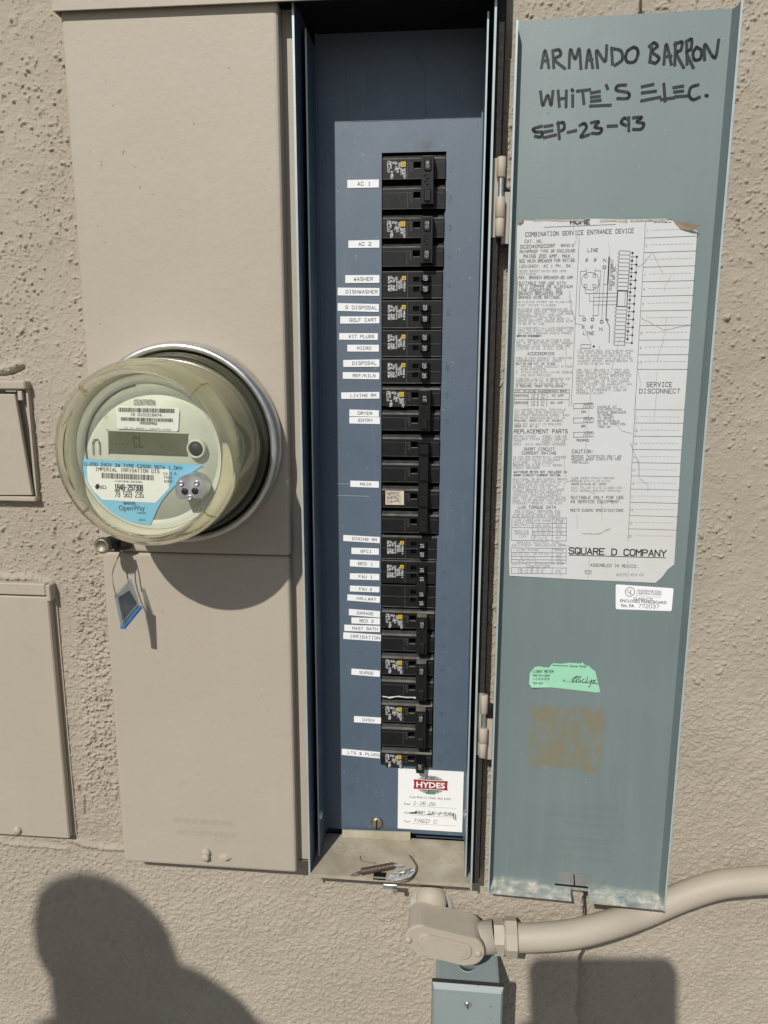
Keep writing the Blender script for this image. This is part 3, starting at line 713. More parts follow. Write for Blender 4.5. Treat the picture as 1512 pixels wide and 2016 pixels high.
dpart(mb, 'marker_writing', 'marker ink', 'black handwriting ARMANDO BARRON WHITE\'S ELEC. SEP-23-93')
# mirrored embossing
mb = MB()
for s, x, y, wpx in (('RELEASE LATCH', 1150, 1587, 128), ('MOVE DOOR DOWN', 1142, 1605, 140), ('THEN OPEN', 1155, 1624, 88), ('CLOSE DOOR', 1150, 1653, 100), ('LIFT DOOR UP', 1152, 1670, 102), ('ENGAGE LATCH', 1150, 1690, 112)):
    q = dl(x, y); e = dl(x + wpx / 2, y); btext(mb, s, dfr(.00030), q.x, q.y - .003, .0050, 2 * (e.x - q.x), 'c', mirror=True)
for x, y, sg in ((1225, 1625, -1), (1223, 1657, 1)):
    q = dl(x, y); mb.ribbon([(q.x - .004, q.y - sg * .003), (q.x, q.y + sg * .003), (q.x + .004, q.y - sg * .003)], .0008, dfr(.0003))
dpart(mb, 'embossed_lettering', 'door enamel')

# ------------------------------------------------------------------ wiring diagram sheet on the door
sheet = [(1018, 445), (1030, 434), (1050, 435), (1100, 433), (1165, 431), (1240, 432), (1310, 431), (1340, 440), (1372, 455), (1362, 600), (1351, 750), (1340, 900), (1327, 1111), (1314, 1121), (1303, 1136), (1290, 1147), (1150, 1141), (1003, 1133), (1002, 1100), (1008, 900), (1013, 700), (1019, 560), (1017, 500)]
sp_ = [dl(*q) for q in sheet]
mb = MB(); bmv = []
zmin = min(q.y for q in sp_); zmax = max(q.y for q in sp_)
# cut the outline into rows so the sheet can cockle
def wav(a, b): return .0004 + .0003 * (1 + math.sin(a * 95 + b * 20) * math.sin(b * 41 + 1.3)) * .9
from mathutils.geometry import tessellate_polygon
tb = bmesh.new(); f = tb.faces.new([tb.verts.new((q.x, 0, q.y)) for q in sp_])
for ax, lo, hi, nn in ((0, min(q.x for q in sp_), max(q.x for q in sp_), 22), (2, zmin, zmax, 44)):
    for i in range(1, nn):
        co = Vector((0, 0, 0)); co[ax] = lo + (hi - lo) * i / nn; no = Vector((0, 0, 0)); no[ax] = 1
        bmesh.ops.bisect_plane(tb, geom=tb.verts[:] + tb.edges[:] + tb.faces[:], plane_co=co, plane_no=no)
for v in tb.verts: v.co.y = D - wav(v.co.x, v.co.z)
for f in tb.faces: mb._new([mb.bm.faces.new([mb.bm.verts.new(v.co) for v in f.verts])], True)
tb.free(); bmesh.ops.remove_doubles(mb.bm, verts=mb.bm.verts, dist=1e-6)
for f in mb.bm.faces: f.smooth = True
pf = lambda q: Vector((q[0], D - wav(q[0], q[1]) - .00022, q[1]))
S1 = 3.78
def p1(x, y): return dl(1000 + x / S1, 410 + y / S1)
S2 = 3.688
def p2(x, y): return dl(990 + x / S2, 780 + y / S2)
def tl(s, x, y, x1, h, pp, m=2, wk=.13, y1=None):     # text line: left end, baseline px, right end px, cap height px in that zoom
    a = pp(x, y); b = pp(x1, y if y1 is None else y1); t = pp(x, y - h); L = (b - a)
    mb.mat(m); stext(mb, s, pf, a.x, a.y, abs(t.y - a.y), abs(t.y - a.y) * wk, width=L.length, rot=math.atan2(L.y, L.x))
def ln(pp, *pts, wd=.0003, m=2):
    mb.mat(m); 
    q = [pp(*p) for p in pts]; o = []
    for a, b in zip(q, q[1:]):          # split long lines to follow the cockled sheet
        k = max(1, int((b - a).length / .008)); o += [a.lerp(b, i / k) for i in range(k)]
    mb.ribbon(o + [q[-1]], wd, pf)
# 1 black, 2 faded, 3 grey, 4 crease, 5 back
tl('HOME', 465, 118, 605, 30, p1, 1, .30); tl('DIREC', 1088, 108, 1215, 22, p1, 1); 
ln(p1, (270, 142), (800, 122), m=1); ln(p1, (1022, 85), (1016, 240), (945, 1474), m=2)
tl('COMBINATION SERVICE ENTRANCE DEVICE', 130, 212, 935, 30, p1, 1, .12, 183)
tl('CAT. NO.', 125, 258, 262, 22, p1, 2); tl('SC2040M200RF', 92, 300, 350, 24, p1, 1, .12, 292); tl('SERIES 2', 393, 286, 485, 18, p1, 2)
tl('RAINPROOF TYPE 3R ENCLOSURE', 88, 334, 500, 20, p1, 2, .12, 326); tl('MAINS 200 AMP. MAX.', 115, 370, 478, 24, p1, 1, .12, 368); tl('SEE MAIN BREAKER FOR RATING', 84, 406, 496, 22, p1, 1, .11, 398)
tl('120/240V. AC 1 PH. 3W.', 82, 443, 480, 20, p1, 1, .11, 438); tl('METER SOCKET RATED 200 AMPS', 82, 475, 432, 14, p1, 3); tl('CONTINUOUS', 82, 495, 205, 13, p1, 3)
tl('MAX. BRANCH BREAKER-80 AMP.', 80, 527, 498, 22, p1, 1, .11); 
for i, (s, e) in enumerate((('SUITABLE FOR USE WITH', 428), ('75°C COPPER OR ALUMINUM', 478), ('LINE CONDUCTORS. SEE', 400), ('BRANCH BREAKERS FOR', 404), ('BRANCH WIRE RATINGS.', 396))): tl(s, 80, 567 + i * 26.5, e, 20, p1, 2)
for s, y, e in (('BUILDING PAPER OR FLASHING', 704, 476), ('MUST COVER FLANGES.', 728, 368), ('SUITABLE FOR UNDERGROUND OR', 757, 440), ('OVERHEAD SERVICE. FOR OVERHEAD', 774, 478), ('SERVICE, REMOVE LINE LUGS FROM', 793, 478), ('UNDERGROUND PULL SECTION.', 811, 405), ('REINSTALL LUGS TO BUS BARS IN', 829, 455), ('METER SECTION TORQUE KEPS NUTS', 848, 480), ('TO 50-75 IN.-LBS.', 867, 280), ('TO DISCONNECT ALL LOAD CONDUCTORS', 897, 485), ('FROM THE SUPPLY CONDUCTORS, TURN', 916, 482), ('OR CIRCUIT BREAKER HANDLE MARKED', 936, 470)): tl(s, 74, y, e, 13, p1, 3)
tl('SERVICE DISCONNECT.', 66, 957, 258, 13, p1, 1, .2)
for s, y, e in (('LINE TERMINALS SUITABLE FOR', 990, 458), ('NO. 4 TO 300 KCMIL WIRE. BRANCH', 1010, 484), ('BREAKER LOAD CONDUCTORS ARE', 1031, 462), ('LIMITED TO NO. 2 MAX. WIRE.', 1052, 425)): tl(s, 64, y, e, 15, p1, 3)
tl('ACCESSORIES', 145, 1092, 343, 20, p1, 1)
for s, y, e, m in (('WHEN 3 INCH CONDUIT IS USED FOR', 1121, 474, 3), ('UNDERGROUND SERVICE, ORDER', 1141, 395, 3), ('BOLT-ON HUB CAT. NO. B-300.', 1163, 360, 1), ('1. REMOVE LARGE KNOCKOUT & FOUR', 1184, 476, 3), ('   9/32 KNOCKOUTS.', 1205, 290, 3), ('2. ATTACH HUB WITH 1/4-20 SCREWS', 1227, 476, 3), ('   AND NUTS PROVIDED.', 1249, 330, 3), ('A NEUTRAL LUG KIT IS REQUIRED FOR', 1276, 460, 3), ('TERMINATION OF NO. 3 OR NO. 2', 1294, 405, 3), ('CONDUCTOR ON PACKAGED NEUTRAL.', 1314, 455, 3), ('IF REQUIRED, ORDER THE FOLLOWING:', 1331, 420, 2)): tl(s, 58, y, e, 14, p1, m)
for a, b in (((50, 1348), (458, 1350)), ((48, 1372), (458, 1374)), ((44, 1420), (456, 1424))): ln(p1, a, b)
for x in (50, 152, 292, 458): ln(p1, (x, 1348), (x - 5, 1474))
tl('CAT. NO.', 58, 1368, 148, 14, p1, 2); tl('WIRE RANGE', 158, 1368, 288, 14, p1, 2); tl('BRANCH BRKR.', 298, 1368, 448, 14, p1, 2)
tl('HOM70AN', 54, 1402, 148, 17, p1, 2); tl('14-4 CU', 174, 1393, 272, 15, p1, 2); tl('12-2 AL', 172, 1416, 272, 15, p1, 2); tl('70 AMP', 325, 1402, 412, 16, p1, 2)
tl('HOM100AN', 52, 1455, 146, 17, p1, 2); tl('14-2 CU', 172, 1446, 270, 15, p1, 2); tl('12-2 AL', 172, 1469, 270, 15, p1, 2); tl('80 AMP', 318, 1455, 408, 16, p1, 2)
# wiring diagram, middle column
ln(p1, (530, 225), (490, 1050), (470, 1474), m=2)
tl('LINE', 592, 325, 668, 24, p1, 1); tl('N', 708, 400, 728, 24, p1, 1); tl('LINE', 560, 942, 638, 24, p1, 1); tl('N', 680, 912, 700, 24, p1, 2)
def circ(pp, x, y, r, wd=.0003, m=2, n=24): ln(pp, *[(x + r * math.cos(t), y + r * math.sin(t)) for t in [2 * math.pi * i / n for i in range(n + 1)]], wd=wd, m=m)
for x, y in ((585, 387), (648, 385), (558, 884), (623, 884)): circ(p1, x, y, 9, m=1, n=12); ln(p1, (x - 7, y + 15), (x + 8, y - 16), m=1)
for x, y in ((716, 440), (566, 828), (628, 828), (696, 845), (738, 832)): circ(p1, x, y, 11 if x != 738 else 7, .0005, 1, 14)
circ(p1, 612, 543, 66)
for x, y in ((580, 506), (642, 504), (577, 578), (640, 578)): ln(p1, (x - 10, y - 10), (x + 10, y - 10), (x + 10, y + 10), (x - 10, y + 10), (x - 10, y - 10))
for q in (((583, 448), (582, 496)), ((648, 448), (645, 494)), ((575, 588), (575, 635), (810, 632)), ((607, 635), (606, 692), (808, 690)), ((640, 588), (632, 820)), ((636, 664), (808, 660)), ((634, 720), (806, 718)), ((540, 470), (526, 800), (566, 802), (566, 816)), ((540, 470), (580, 468)), ((648, 466), (690, 466), (670, 798), (630, 800)), ((716, 452), (698, 832)), ((710, 568), (742, 570)), ((668, 530), (680, 560), (655, 640))): ln(p1, *q)
ln(p1, (752, 365), (742, 560), wd=.0011, m=1); ln(p1, (742, 560), (728, 830), wd=.0007, m=2); ln(p1, (738, 845), (756, 880), (752, 1000), wd=.0005)
p = p1(770, 610); mb.mat(3); stext(mb, 'SERVICE DISCONNECT', pf, p.x, p.y, .0022, .0003, width=.025, rot=math.pi / 2); p = p1(792, 580); stext(mb, '200 AMP. MAX.', pf, p.x, p.y, .0022, .0003, width=.017, rot=math.pi / 2)
for i in range(25):      # breaker ladder
    y = 318 + i * 29.2; xo = -(y - 318) * .052
    if not 610 < y < 735: ln(p1, (828 + xo, y), (908 + xo, y + 2))
    if i < 24 and not 600 < y < 720: ln(p1, (815 + xo, y + 10), (826 + xo, y + 10), wd=.0002); ln(p1, (815 + xo, y + 20), (826 + xo, y + 20), wd=.0002)
ln(p1, (828, 318), (790, 1018)); ln(p1, (908, 320), (868, 1020)); ln(p1, (905, 430), (864, 1020), wd=.0002)
ln(p1, (816, 615), (888, 617), (884, 732), (810, 730), (816, 615), wd=.0006, m=1); ln(p1, (872, 625), (868, 725))
ln(p1, (926, 333), (888, 975)); ln(p1, (958, 362), (922, 1002))
for i in range(12):
    y = 333 + i * 58.2; xo = -(y - 333) * .058; circ(p1, 926 + xo, y, 4, .0009, 1, 6); ln(p1, (906 + xo, y), (926 + xo, y)); circ(p1, 958 + xo, y + 29, 4, .0009, 1, 6); ln(p1, (906 + xo, y + 29), (958 + xo, y + 29))
ln(p1, (543, 1015), (615, 1015), (614, 1042), (540, 1042), (543, 1015), m=1); circ(p1, 637, 1028, 4, .0009, 1, 6)
for s, y, e in (('TWO SINGLE POLE, ONE PLUG-ON SPACE', 1066, 930), ('TYPE HOMT OR ONE SINGLE POLE, ONE', 1085, 912), ('PLUG-ON SPACE TYPE HOM, TWO POLE', 1105, 908), ('TYPE HOM OR HOMT MAY PLUG-ON TWO', 1124, 922), ('ADJACENT SPACES. BRANCH BREAKER IS', 1143, 926), ('LIMITED TO 80 AMP MAX.', 1163, 770)): tl(s, 518, y, e, 13, p1, 3)
for s, y, e in (('USE ONLY SQUARE D TYPES HOM,', 1211, 912), ('HOMT BRANCH CIRCUIT BREAKERS,', 1232, 915), ('HOMB MAIN CIRCUIT BREAKER AND', 1252, 915), ('REPLACEMENT PARTS WITH THIS', 1274, 896), ('PRODUCT. USE OF OTHER COMPO-', 1296, 910), ('NENTS VOIDS THE WARRANTY, MAY', 1317, 922), ('VOID THE UL LISTING AND MAY', 1339, 872), ('RESULT IN PROPERTY LOSS OR', 1360, 880), ('PERSONAL INJURY.', 1382, 722)): tl(s, 508, y, e, 15, p1, 3)
# directory column
for i in range(10):
    y = 222 + i * 108.5; xo = -i * 6.4
    ln(p1, (1018 + xo, y), (1412 + xo * 1.25, y - 14 + i * 1.6)); tl(str(i + 1), 1032 + xo - (8 if i == 9 else 0), y - 44, (1040 if i < 9 else 1052) + xo, 16, p1, 3)
    for k in range(11): ln(p1, (1070 + xo + k * 29, y - 58 - k * .8 * (1 - i / 9)), (1088 + xo + k * 29, y - 58.6 - k * .8 * (1 - i / 9)), wd=.00022, m=3)
tl('SERVICE', 1030, 1327, 1218, 32, p1, 1, .12); tl('DISCONNECT', 976, 1376, 1278, 32, p1, 1, .12)
for i in range(10):
    y = 97 + i * 96; xo = -i * 5.3
    ln(p2, (960 + xo, y), (1316 + xo * 1.1, y + 2 + i * .9)); 
    tl(str(i + 11), 958 + xo, y + 62, 980 + xo, 14, p2, 3)
    for k in range(10): ln(p2, (1003 + xo + k * 29, y + 50 + k * .4), (1021 + xo + k * 29, y + 50.4 + k * .4), wd=.00022, m=3)
ln(p2, (962, 0), (940, 400), (908, 1050), m=2)
for s, y, e, m in (('ALL UNUSED NEUTRAL TERMINALS', 104, 452, 3), ('MAY BE USED FOR TERMINATING', 124, 440, 3), ('EQUIPMENT GROUNDING WIRES. WHEN', 143, 480, 3), ('SEPARATE GROUNDING BAR KIT IS', 163, 446, 3), ('REQUIRED, ORDER CAT. NO. PK18GTA.', 183, 442, 2), ('WHEN 5TH JAW KIT IS REQUIRED,', 208, 436, 3), ('ORDER CAT. NO. 5J.', 225, 264, 2)): tl(s, 84, y, e, 13, p2, m)
tl('REPLACEMENT PARTS', 82, 268, 468, 27, p2, 1, .13)
for s, y, e in (('METER COVER   40561-108-53', 298, 460), ('PULLBOX COVER 40561-028-04', 317, 464), ('TRIM          40561-111-02', 336, 452), ('200A. MAIN BREAKER HOM2200', 356, 454)): tl(s, 78, y, e, 15, p2, 3)
tl('SHORT CIRCUIT', 154, 393, 374, 20, p2, 1); tl('CURRENT RATING', 138, 422, 384, 20, p2, 1)
for s, y, e in (('10,000 RMS SYMMETRICAL AMPERES', 449, 458), ('AT 120/240 VOLTS AC MAXIMUM', 468, 410), ('WITH HOMB... MAIN CIRCUIT', 488, 370), ('BREAKER AND 10,000 A.I.C. BRANCH', 507, 428), ('CIRCUIT BREAKERS.', 526, 278)): tl(s, 74, y, e, 14, p2, 3)
tl('WATTHOUR METER NOT INCLUDED IN', 80, 557, 462, 15, p2, 1, .16); tl('SHORT-CIRCUIT-CURRENT RATING.', 78, 580, 426, 15, p2, 1, .16)
for s, y, e in (('ADDITIONAL OR REPLACEMENT BRANCH', 608, 466), ('CIRCUIT BREAKERS MUST HAVE AN', 627, 420), ('INTERRUPTING RATING EQUAL TO', 647, 408), ('OR GREATER THAN THAT OF THE', 666, 394), ('CIRCUIT BREAKER WITH THE LOWEST', 685, 446), ('INTERRUPTING RATING PRESENTLY', 704, 424), ('INSTALLED. SERVICE DISCONNECT', 724, 420), ('MUST HAVE AN INTERRUPTING RATING', 743, 454), ('EQUAL TO OR GREATER THAN SERVICE', 762, 456), ('DISCONNECT PRESENTLY INSTALLED.', 782, 440)): tl(s, 72, y, e, 14, p2, 3)
tl('LUG TORQUE DATA', 114, 814, 384, 20, p2, 1)
for s, x, y, e in (('SEE CIRCUIT BREAKERS AND', 90, 838, 412), ('FIELD INSTALLED UNITS FOR', 86, 856, 416), ('WIRE BINDING SCREW TORQUES.', 72, 874, 428), ('LINE LUGS', 76, 904, 205, ), ('(MAIN AND', 78, 922, 208), ('NEUTRAL)', 82, 940, 200), ('WIRE RANGE', 226, 908, 350), ('TORQUE', 368, 904, 442), ('IN.-LBS.', 372, 922, 444), ('4-300 KCMIL', 220, 945, 348), ('250', 384, 948, 426), ('SERVICE', 84, 985, 188), ('GROUND', 92, 1003, 186), ('LUG', 120, 1020, 165), ('8 CU-AL', 250, 975, 350), ('40', 388, 975, 420), ('6-4 CU-AL', 222, 998, 346), ('45', 386, 1000, 430), ('3-1 CU', 225, 1022, 320), ('2-1/0 AL', 222, 1040, 330), ('50', 386, 1034, 416), ('BRANCH NEUTRAL AND', 104, 1068, 402), ('EQUIPMENT GROUNDING BAR', 66, 1088, 450), ('WIRE RANGE', 100, 1122, 260), ('TORQUE', 366, 1120, 440), ('14-10 CU, 12-10 AL', 72, 1150, 330), ('20', 390, 1150, 420), ('8 CU-AL', 130, 1174, 240), ('25', 390, 1172, 420), ('6-4 CU-AL', 110, 1198, 250), ('35', 390, 1196, 420), ('EQUIPMENT GROUNDING BAR', 66, 1220, 440), ('COMBINATIONS', 170, 1240, 340), ('TWO 14 OR 12 CU', 110, 1262, 300), ('TWO 12 OR 10 AL', 108, 1280, 296), ('25', 384, 1276, 416)): tl(s, x, y, e, 14, p2, 3)
for y in (880, 920, 952, 980, 1006, 1046): ln(p2, (66 if y in (880, 952, 1046) else 212, y), (462, y + 3))
for x in (66, 214, 360, 462): ln(p2, (x, 880), (x - 3, 1046))
for y in (1100, 1132, 1160, 1184, 1206, 1242, 1284): ln(p2, (62, y), (460, y + 4))
for x in (62, 358, 460): ln(p2, (x, 1100), (x - 2, 1206)); ln(p2, (x, 1242), (x - 2, 1284))
for y0, s in ((50, 'ON'), (155, 'OFF'), (258, 'TRIPPED')):
    ln(p2, (514, y0), (512, y0 + 40), (655, y0 + 36), (656, y0), (514, y0 + 4), m=1); tl(s, 570 if s != 'TRIPPED' else 532, y0 + 70, 600 if s != 'TRIPPED' else 622, 15, p2, 1, .18)
    for k in range(5): ln(p2, (585 + k * 13, y0 + 34), (590 + k * 13, y0 - 2 + random.uniform(-6, 8)), (596 + k * 13, y0 + 12), m=1)
for s, y, e in (('HANDLE AT', 84, 824), ('MID-POSITION', 104, 860), ('SHOWS BREAKER', 125, 890), ('IS TRIPPED.', 146, 806), ('TO RESET', 167, 805), ('MOVE HANDLE', 188, 844), ('TO OFF POSITION,', 209, 898), ('THEN ON.', 229, 790)): tl(s, 686, y, e, 15, p2, 2)
tl('CAUTION:', 502, 412, 658, 24, p2, 1)
for s, y, e in (('REMOVE TWISTOUTS ONLY AS', 443, 858), ('NEEDED WHEN CIRCUITS ARE', 464, 854), ('INSTALLED.', 486, 632)): tl(s, 498, y, e, 16, p2, 2)
for s, y, e, m in (('CLOSE UNUSED CIRCUIT BREAKER', 600, 806, 3), ('OPENINGS WITH FILLER PLATES.', 622, 788, 3), ('ORDER CATALOG NO. HOMFP.', 644, 760, 2), ('EACH FILLER PLATE CLOSES ONE', 670, 862, 3), ('POLE BRANCH BREAKER OPENING.', 692, 860, 3)): tl(s, 496, y, e, 13, p2, m)
tl('SUITABLE ONLY FOR USE', 494, 744, 874, 20, p2, 1); tl('AS SERVICE EQUIPMENT.', 492, 774, 860, 20, p2, 1); tl('MEETS EUSERC SPECIFICATIONS.', 490, 836, 884, 18, p2, 2)
a = p2(480, 1142); b = p2(1182, 1162); mb.mat(1); L = b - a; stext(mb, 'SQUARE D COMPANY', pf, a.x, a.y, .0056, .0010, width=L.length, rot=math.atan2(L.y, L.x), adv=1.3)
ln(p2, (480, 1152), (1180, 1172), wd=.0006, m=1); tl('ASSEMBLED IN MEXICO.', 634, 1234, 982, 20, p2, 2, .13, 1244); tl('40270-454-02', 822, 1304, 1022, 18, p2, 3)
ln(p2, (596, 1262), (640, 1263), (640, 1288), (596, 1288), (596, 1262), m=1); ln(p2, (600, 1268), (618, 1280), (636, 1268), m=1)
random.seed(21)
def crack(pp, pts, wd=.00035, m=4):
    o = []
    for a, b in zip(pts, pts[1:]):
        for i in range(6): t = i / 6; o.append((a[0] + (b[0] - a[0]) * t + random.uniform(-5, 5), a[1] + (b[1] - a[1]) * t + random.uniform(-4, 4)))
    mb.mat(m); mb.ribbon([pp(*q) for q in o + [pts[-1]]], wd, lambda q: pf(q) - Vector((0, .00008, 0)))
for pp, pts in ((p1, [(520, 190), (485, 300), (475, 420)]), (p1, [(455, 620), (470, 750), (505, 860), (560, 870), (620, 1010)]), (p1, [(750, 265), (762, 400), (820, 500)]), (p1, [(1070, 330), (1030, 390), (960, 445)]), (p1, [(1075, 330), (1120, 420), (1150, 480)]), (p1, [(1000, 820), (1080, 865), (1160, 905), (1360, 870)]), (p1, [(1175, 810), (1160, 960), (1110, 1130)]), (p1, [(1210, 500), (1160, 610)]), (p1, [(680, 1020), (640, 1290), (610, 1420)]), (p1, [(830, 960), (800, 1100), (770, 1190)]), (p1, [(970, 1200), (985, 1320)]), (p1, [(1110, 1200), (1100, 1470)]), (p1, [(480, 70), (490, 170)]), (p1, [(440, 980), (420, 1200)]),
                (p2, [(640, 0), (610, 200), (600, 380)]), (p2, [(800, 170), (860, 250), (930, 270)]), (p2, [(925, 340), (945, 400), (985, 480), (990, 590)]), (p2, [(445, 420), (455, 620), (420, 700)]), (p2, [(455, 625), (520, 600), (600, 680), (670, 710)]), (p2, [(710, 770), (718, 900)]), (p2, [(580, 995), (690, 1000), (780, 960)]), (p2, [(530, 860), (545, 960)]), (p2, [(995, 600), (1055, 640), (1050, 700)]), (p2, [(400, 1060), (480, 1090), (620, 1100)]), (p2, [(625, 1150), (620, 1320)]), (p2, [(910, 1180), (915, 1340)]), (p2, [(420, 1070), (430, 1190), (412, 1320)]), (p2, [(965, 100), (960, 300)]), (p2, [(1110, 0), (1095, 180)])): crack(pp, pts)
for pp, pts in ((p2, [(925, 340), (945, 400), (985, 480), (990, 590)]), (p2, [(580, 995), (690, 1000), (780, 960)]), (p1, [(455, 640), (470, 750), (505, 860)])): crack(pp, pts, .00035, 3)
# dirty, lifting top corner turned over to show its brown back
mb.mat(5)
c0 = [dl(*q) for q in ((1308, 430), (1340, 441), (1373, 456), (1366, 446), (1340, 437))]
def cr(q, lift): return Vector((q.x, D - lift, q.y))
k = [dl(1325, 436), dl(1376, 446), dl(1362, 455), dl(1340, 452)]
mb.poly([cr(k[0], .0012), cr(k[1], .0075), cr(k[2], .0035), cr(k[3], .0014)])
k = [dl(1020, 441), dl(1032, 433), dl(1030, 440), dl(1022, 444)]; mb.poly([cr(k[0], .0030), cr(k[1], .0016), cr(k[2], .0012), cr(k[3], .0016)])
mb.mat(4)
for a, b, e in ((1050, 1100, 4), (1100, 1150, 5), (1180, 1235, 7), (1240, 1312, 6)):
    q = [dl(a, 433), dl(b, 432), dl(b, 432 + e), dl((a + b) / 2, 433 + e * .5), dl(a, 434 + e * .6)]; mb.poly([pf(v) - Vector((0, .00005, 0)) for v in q])
dpart(mb, 'wiring_diagram_sheet', ['diagram paper', 'ink black', 'ink faded', 'ink grey', 'crease shade', 'paper back'], 'creased white wiring diagram sheet with circuit directory')

def doorlabel(name, mats, corners, label, poly=None):
    """a flat sticker on the door with its own frame from four photo corners (TL,TR,BR,BL)"""
    P = [dl(*q) for q in corners]; mb = MB()
    def U(x, y): return (P[0] * (1 - x) * (1 - y) + P[1] * x * (1 - y) + P[2] * x * y + P[3] * (1 - x) * y)
    return mb, U
mb, U = doorlabel('x', None, [(1212, 1150), (1326, 1158), (1322, 1203), (1212, 1199)], '')
r = .06
outl = []
for cx_, cy_, a0 in ((r * .5, r, 180), (1 - r * .5, r, 270), (1 - r * .5, 1 - r, 0), (r * .5, 1 - r, 90)):
    for i in range(4): t = math.radians(a0 + i * 30); outl.append(U(cx_ + math.cos(t) * r * .5, cy_ + math.sin(t) * r))
mb.poly([dfr(.0004)(q) for q in outl]); mb.mat(1); f2 = dfr(.0005)
def ul(s, x, y, x1, hh, bold=.0, y1=None):
    a = U(x, y); b = U(x1, y if y1 is None else y1); t = U(x, y - hh); L = b - a; btext(mb, s, f2, a.x, a.y, (t - a).length, L.length, rot=math.atan2(L.y, L.x), bold=bold)
ctr = U(.25, .27); rr = .0042
mb.ribbon([(ctr.x + rr * math.cos(t), ctr.y + rr * math.sin(t)) for t in [i * 2 * math.pi / 26 for i in range(27)]], .0005, f2)
btext(mb, 'U', f2, ctr.x - .0022, ctr.y - .0012, .0036); btext(mb, 'L', f2, ctr.x + .0002, ctr.y - .0024, .0036)
ul('UNDERWRITERS', .37, .24, .80, .10); ul('LABORATORIES', .37, .35, .80, .10); mb.ribbon([U(.34, .40), U(.80, .43)], .0002, f2)
ul('CLASS-CTL', .31, .585, .67, .11, .012); ul('ENCLOSED PANELBOARD', .08, .70, .90, .115, .012); ul('No. FA', .10, .90, .33, .13, .015)
a = U(.41, .90); b = U(.77, .905); stext(mb, '772037', f2, a.x, a.y, .0034, .0004, width=(b - a).length, rot=math.atan2((b - a).y, (b - a).x))
dpart(mb, 'laboratory_label', ['label white', 'ink black'], 'small white label marked CLASS-CTL ENCLOSED PANELBOARD')
# torn green sticker
G = lambda x, y: dl(940 + x / 3.287, 1220 + y / 3.287)
mb = MB(); random.seed(3)
gp = [(333, 410), (338, 345), (370, 305), (400, 300), (425, 306), (462, 308), (475, 292), (490, 280), (540, 284), (600, 277), (665, 283), (680, 274), (692, 290), (718, 296), (742, 318), (762, 332), (775, 385), (795, 468), (770, 470), (640, 455), (480, 437), (350, 433)]
gv = [G(*q) for q in gp]
mb.poly([Vector((q.x, D - .0004 - (.0022 if i in (0, 21) else 0), q.y)) for i, q in enumerate(gv)])
gx = dfr(.0008)
def gl(s, x, y, x1, h, wk=.13, fn=stext):
    a = G(x, y); b = G(x1, y); t = G(x, y - h); L = b - a
    if fn is stext: stext(mb, s, gx, a.x, a.y, (t - a).length, (t - a).length * wk, width=L.length, rot=math.atan2(L.y, L.x))
    else: btext(mb, s, gx, a.x, a.y, (t - a).length, L.length, rot=math.atan2(L.y, L.x))
gx = dfr(.0018)
mb.mat(1); gl('LIGHT METER', 362, 336, 490, 14); gl('left to right', 358, 360, 470, 13, fn=btext); gl('1-2-3-4-5-6', 356, 384, 462, 12); gl('284-313', 358, 412, 420, 12)
gx = dfr(.0008); gl('Date Appr', 598, 305, 712, 14, fn=btext); gl('by', 552, 396, 570, 13, fn=btext); mb.ribbon([G(575, 398), G(780, 412)], .0002, gx); mb.ribbon([G(488, 292), G(585, 298)], .0005, gx)
for st in ([(612, 400), (640, 365), (612, 385), (618, 402), (640, 390)], [(645, 362), (640, 402)], [(645, 365), (668, 368), (652, 382), (668, 395), (640, 402)], [(690, 380), (676, 392), (680, 404), (698, 400)], [(712, 368), (704, 404), (716, 400)], [(722, 392), (730, 402), (740, 385), (730, 420), (718, 436)], [(768, 388), (745, 392), (760, 400), (742, 408), (780, 414)]):
    mb.ribbon([G(*q) for q in smoothp(st)], .0005, gx)
dpart(mb, 'inspection_sticker', ['green paper', 'ink black'], 'torn mint green sticker with a signature')

# hinges
for (x0, y0, x1, y1) in ((988, 309, 983, 466), (953, 1368, 950, 1490)):
    Yh = F + .004; a = at(x0, y0, Yh); b = at(x1, y1, Yh); L = (a - b).length; cx = (a.x + b.x) / 2
    mb = MB(); zt = a.z; kn = [(0, .255, .0037), (.50, .76, .0040), (.765, 1.0, .0038)] if y0 < 1000 else [(0, .29, .0036), (.53, .76, .0043), (.765, 1.0, .0037)]
    h = None
    for t0, t1, r_ in kn: mb.lathe([(0, 0), (r_ - .0004, 0), (r_, .0004), (r_, (t1 - t0) * L - .0004), (r_ - .0004, (t1 - t0) * L), (0, (t1 - t0) * L)], (cx, Yh, zt - t1 * L), 20, Vector((0, 0, 1)))
    h = mb.build('hinge', 'tan painted steel', panel)
    mb = MB(); mb.lathe([(.0022, 0), (.0022, L * .96)], (cx, Yh, zt - L * .98), 14, Vector((0, 0, 1))); mb.build('hinge_pin', 'bare zinc', h)
    mb = MB(); mb.box(XR + .001, cx, Yh + .003, Yh + .0045, zt - L, zt); mb.box(cx + .002, DO.x - .0004, Yh + .0048, Yh + .006, zt - L * 1.08, zt - L * .42); mb.build('hinge_leaf', 'tan painted steel', h)

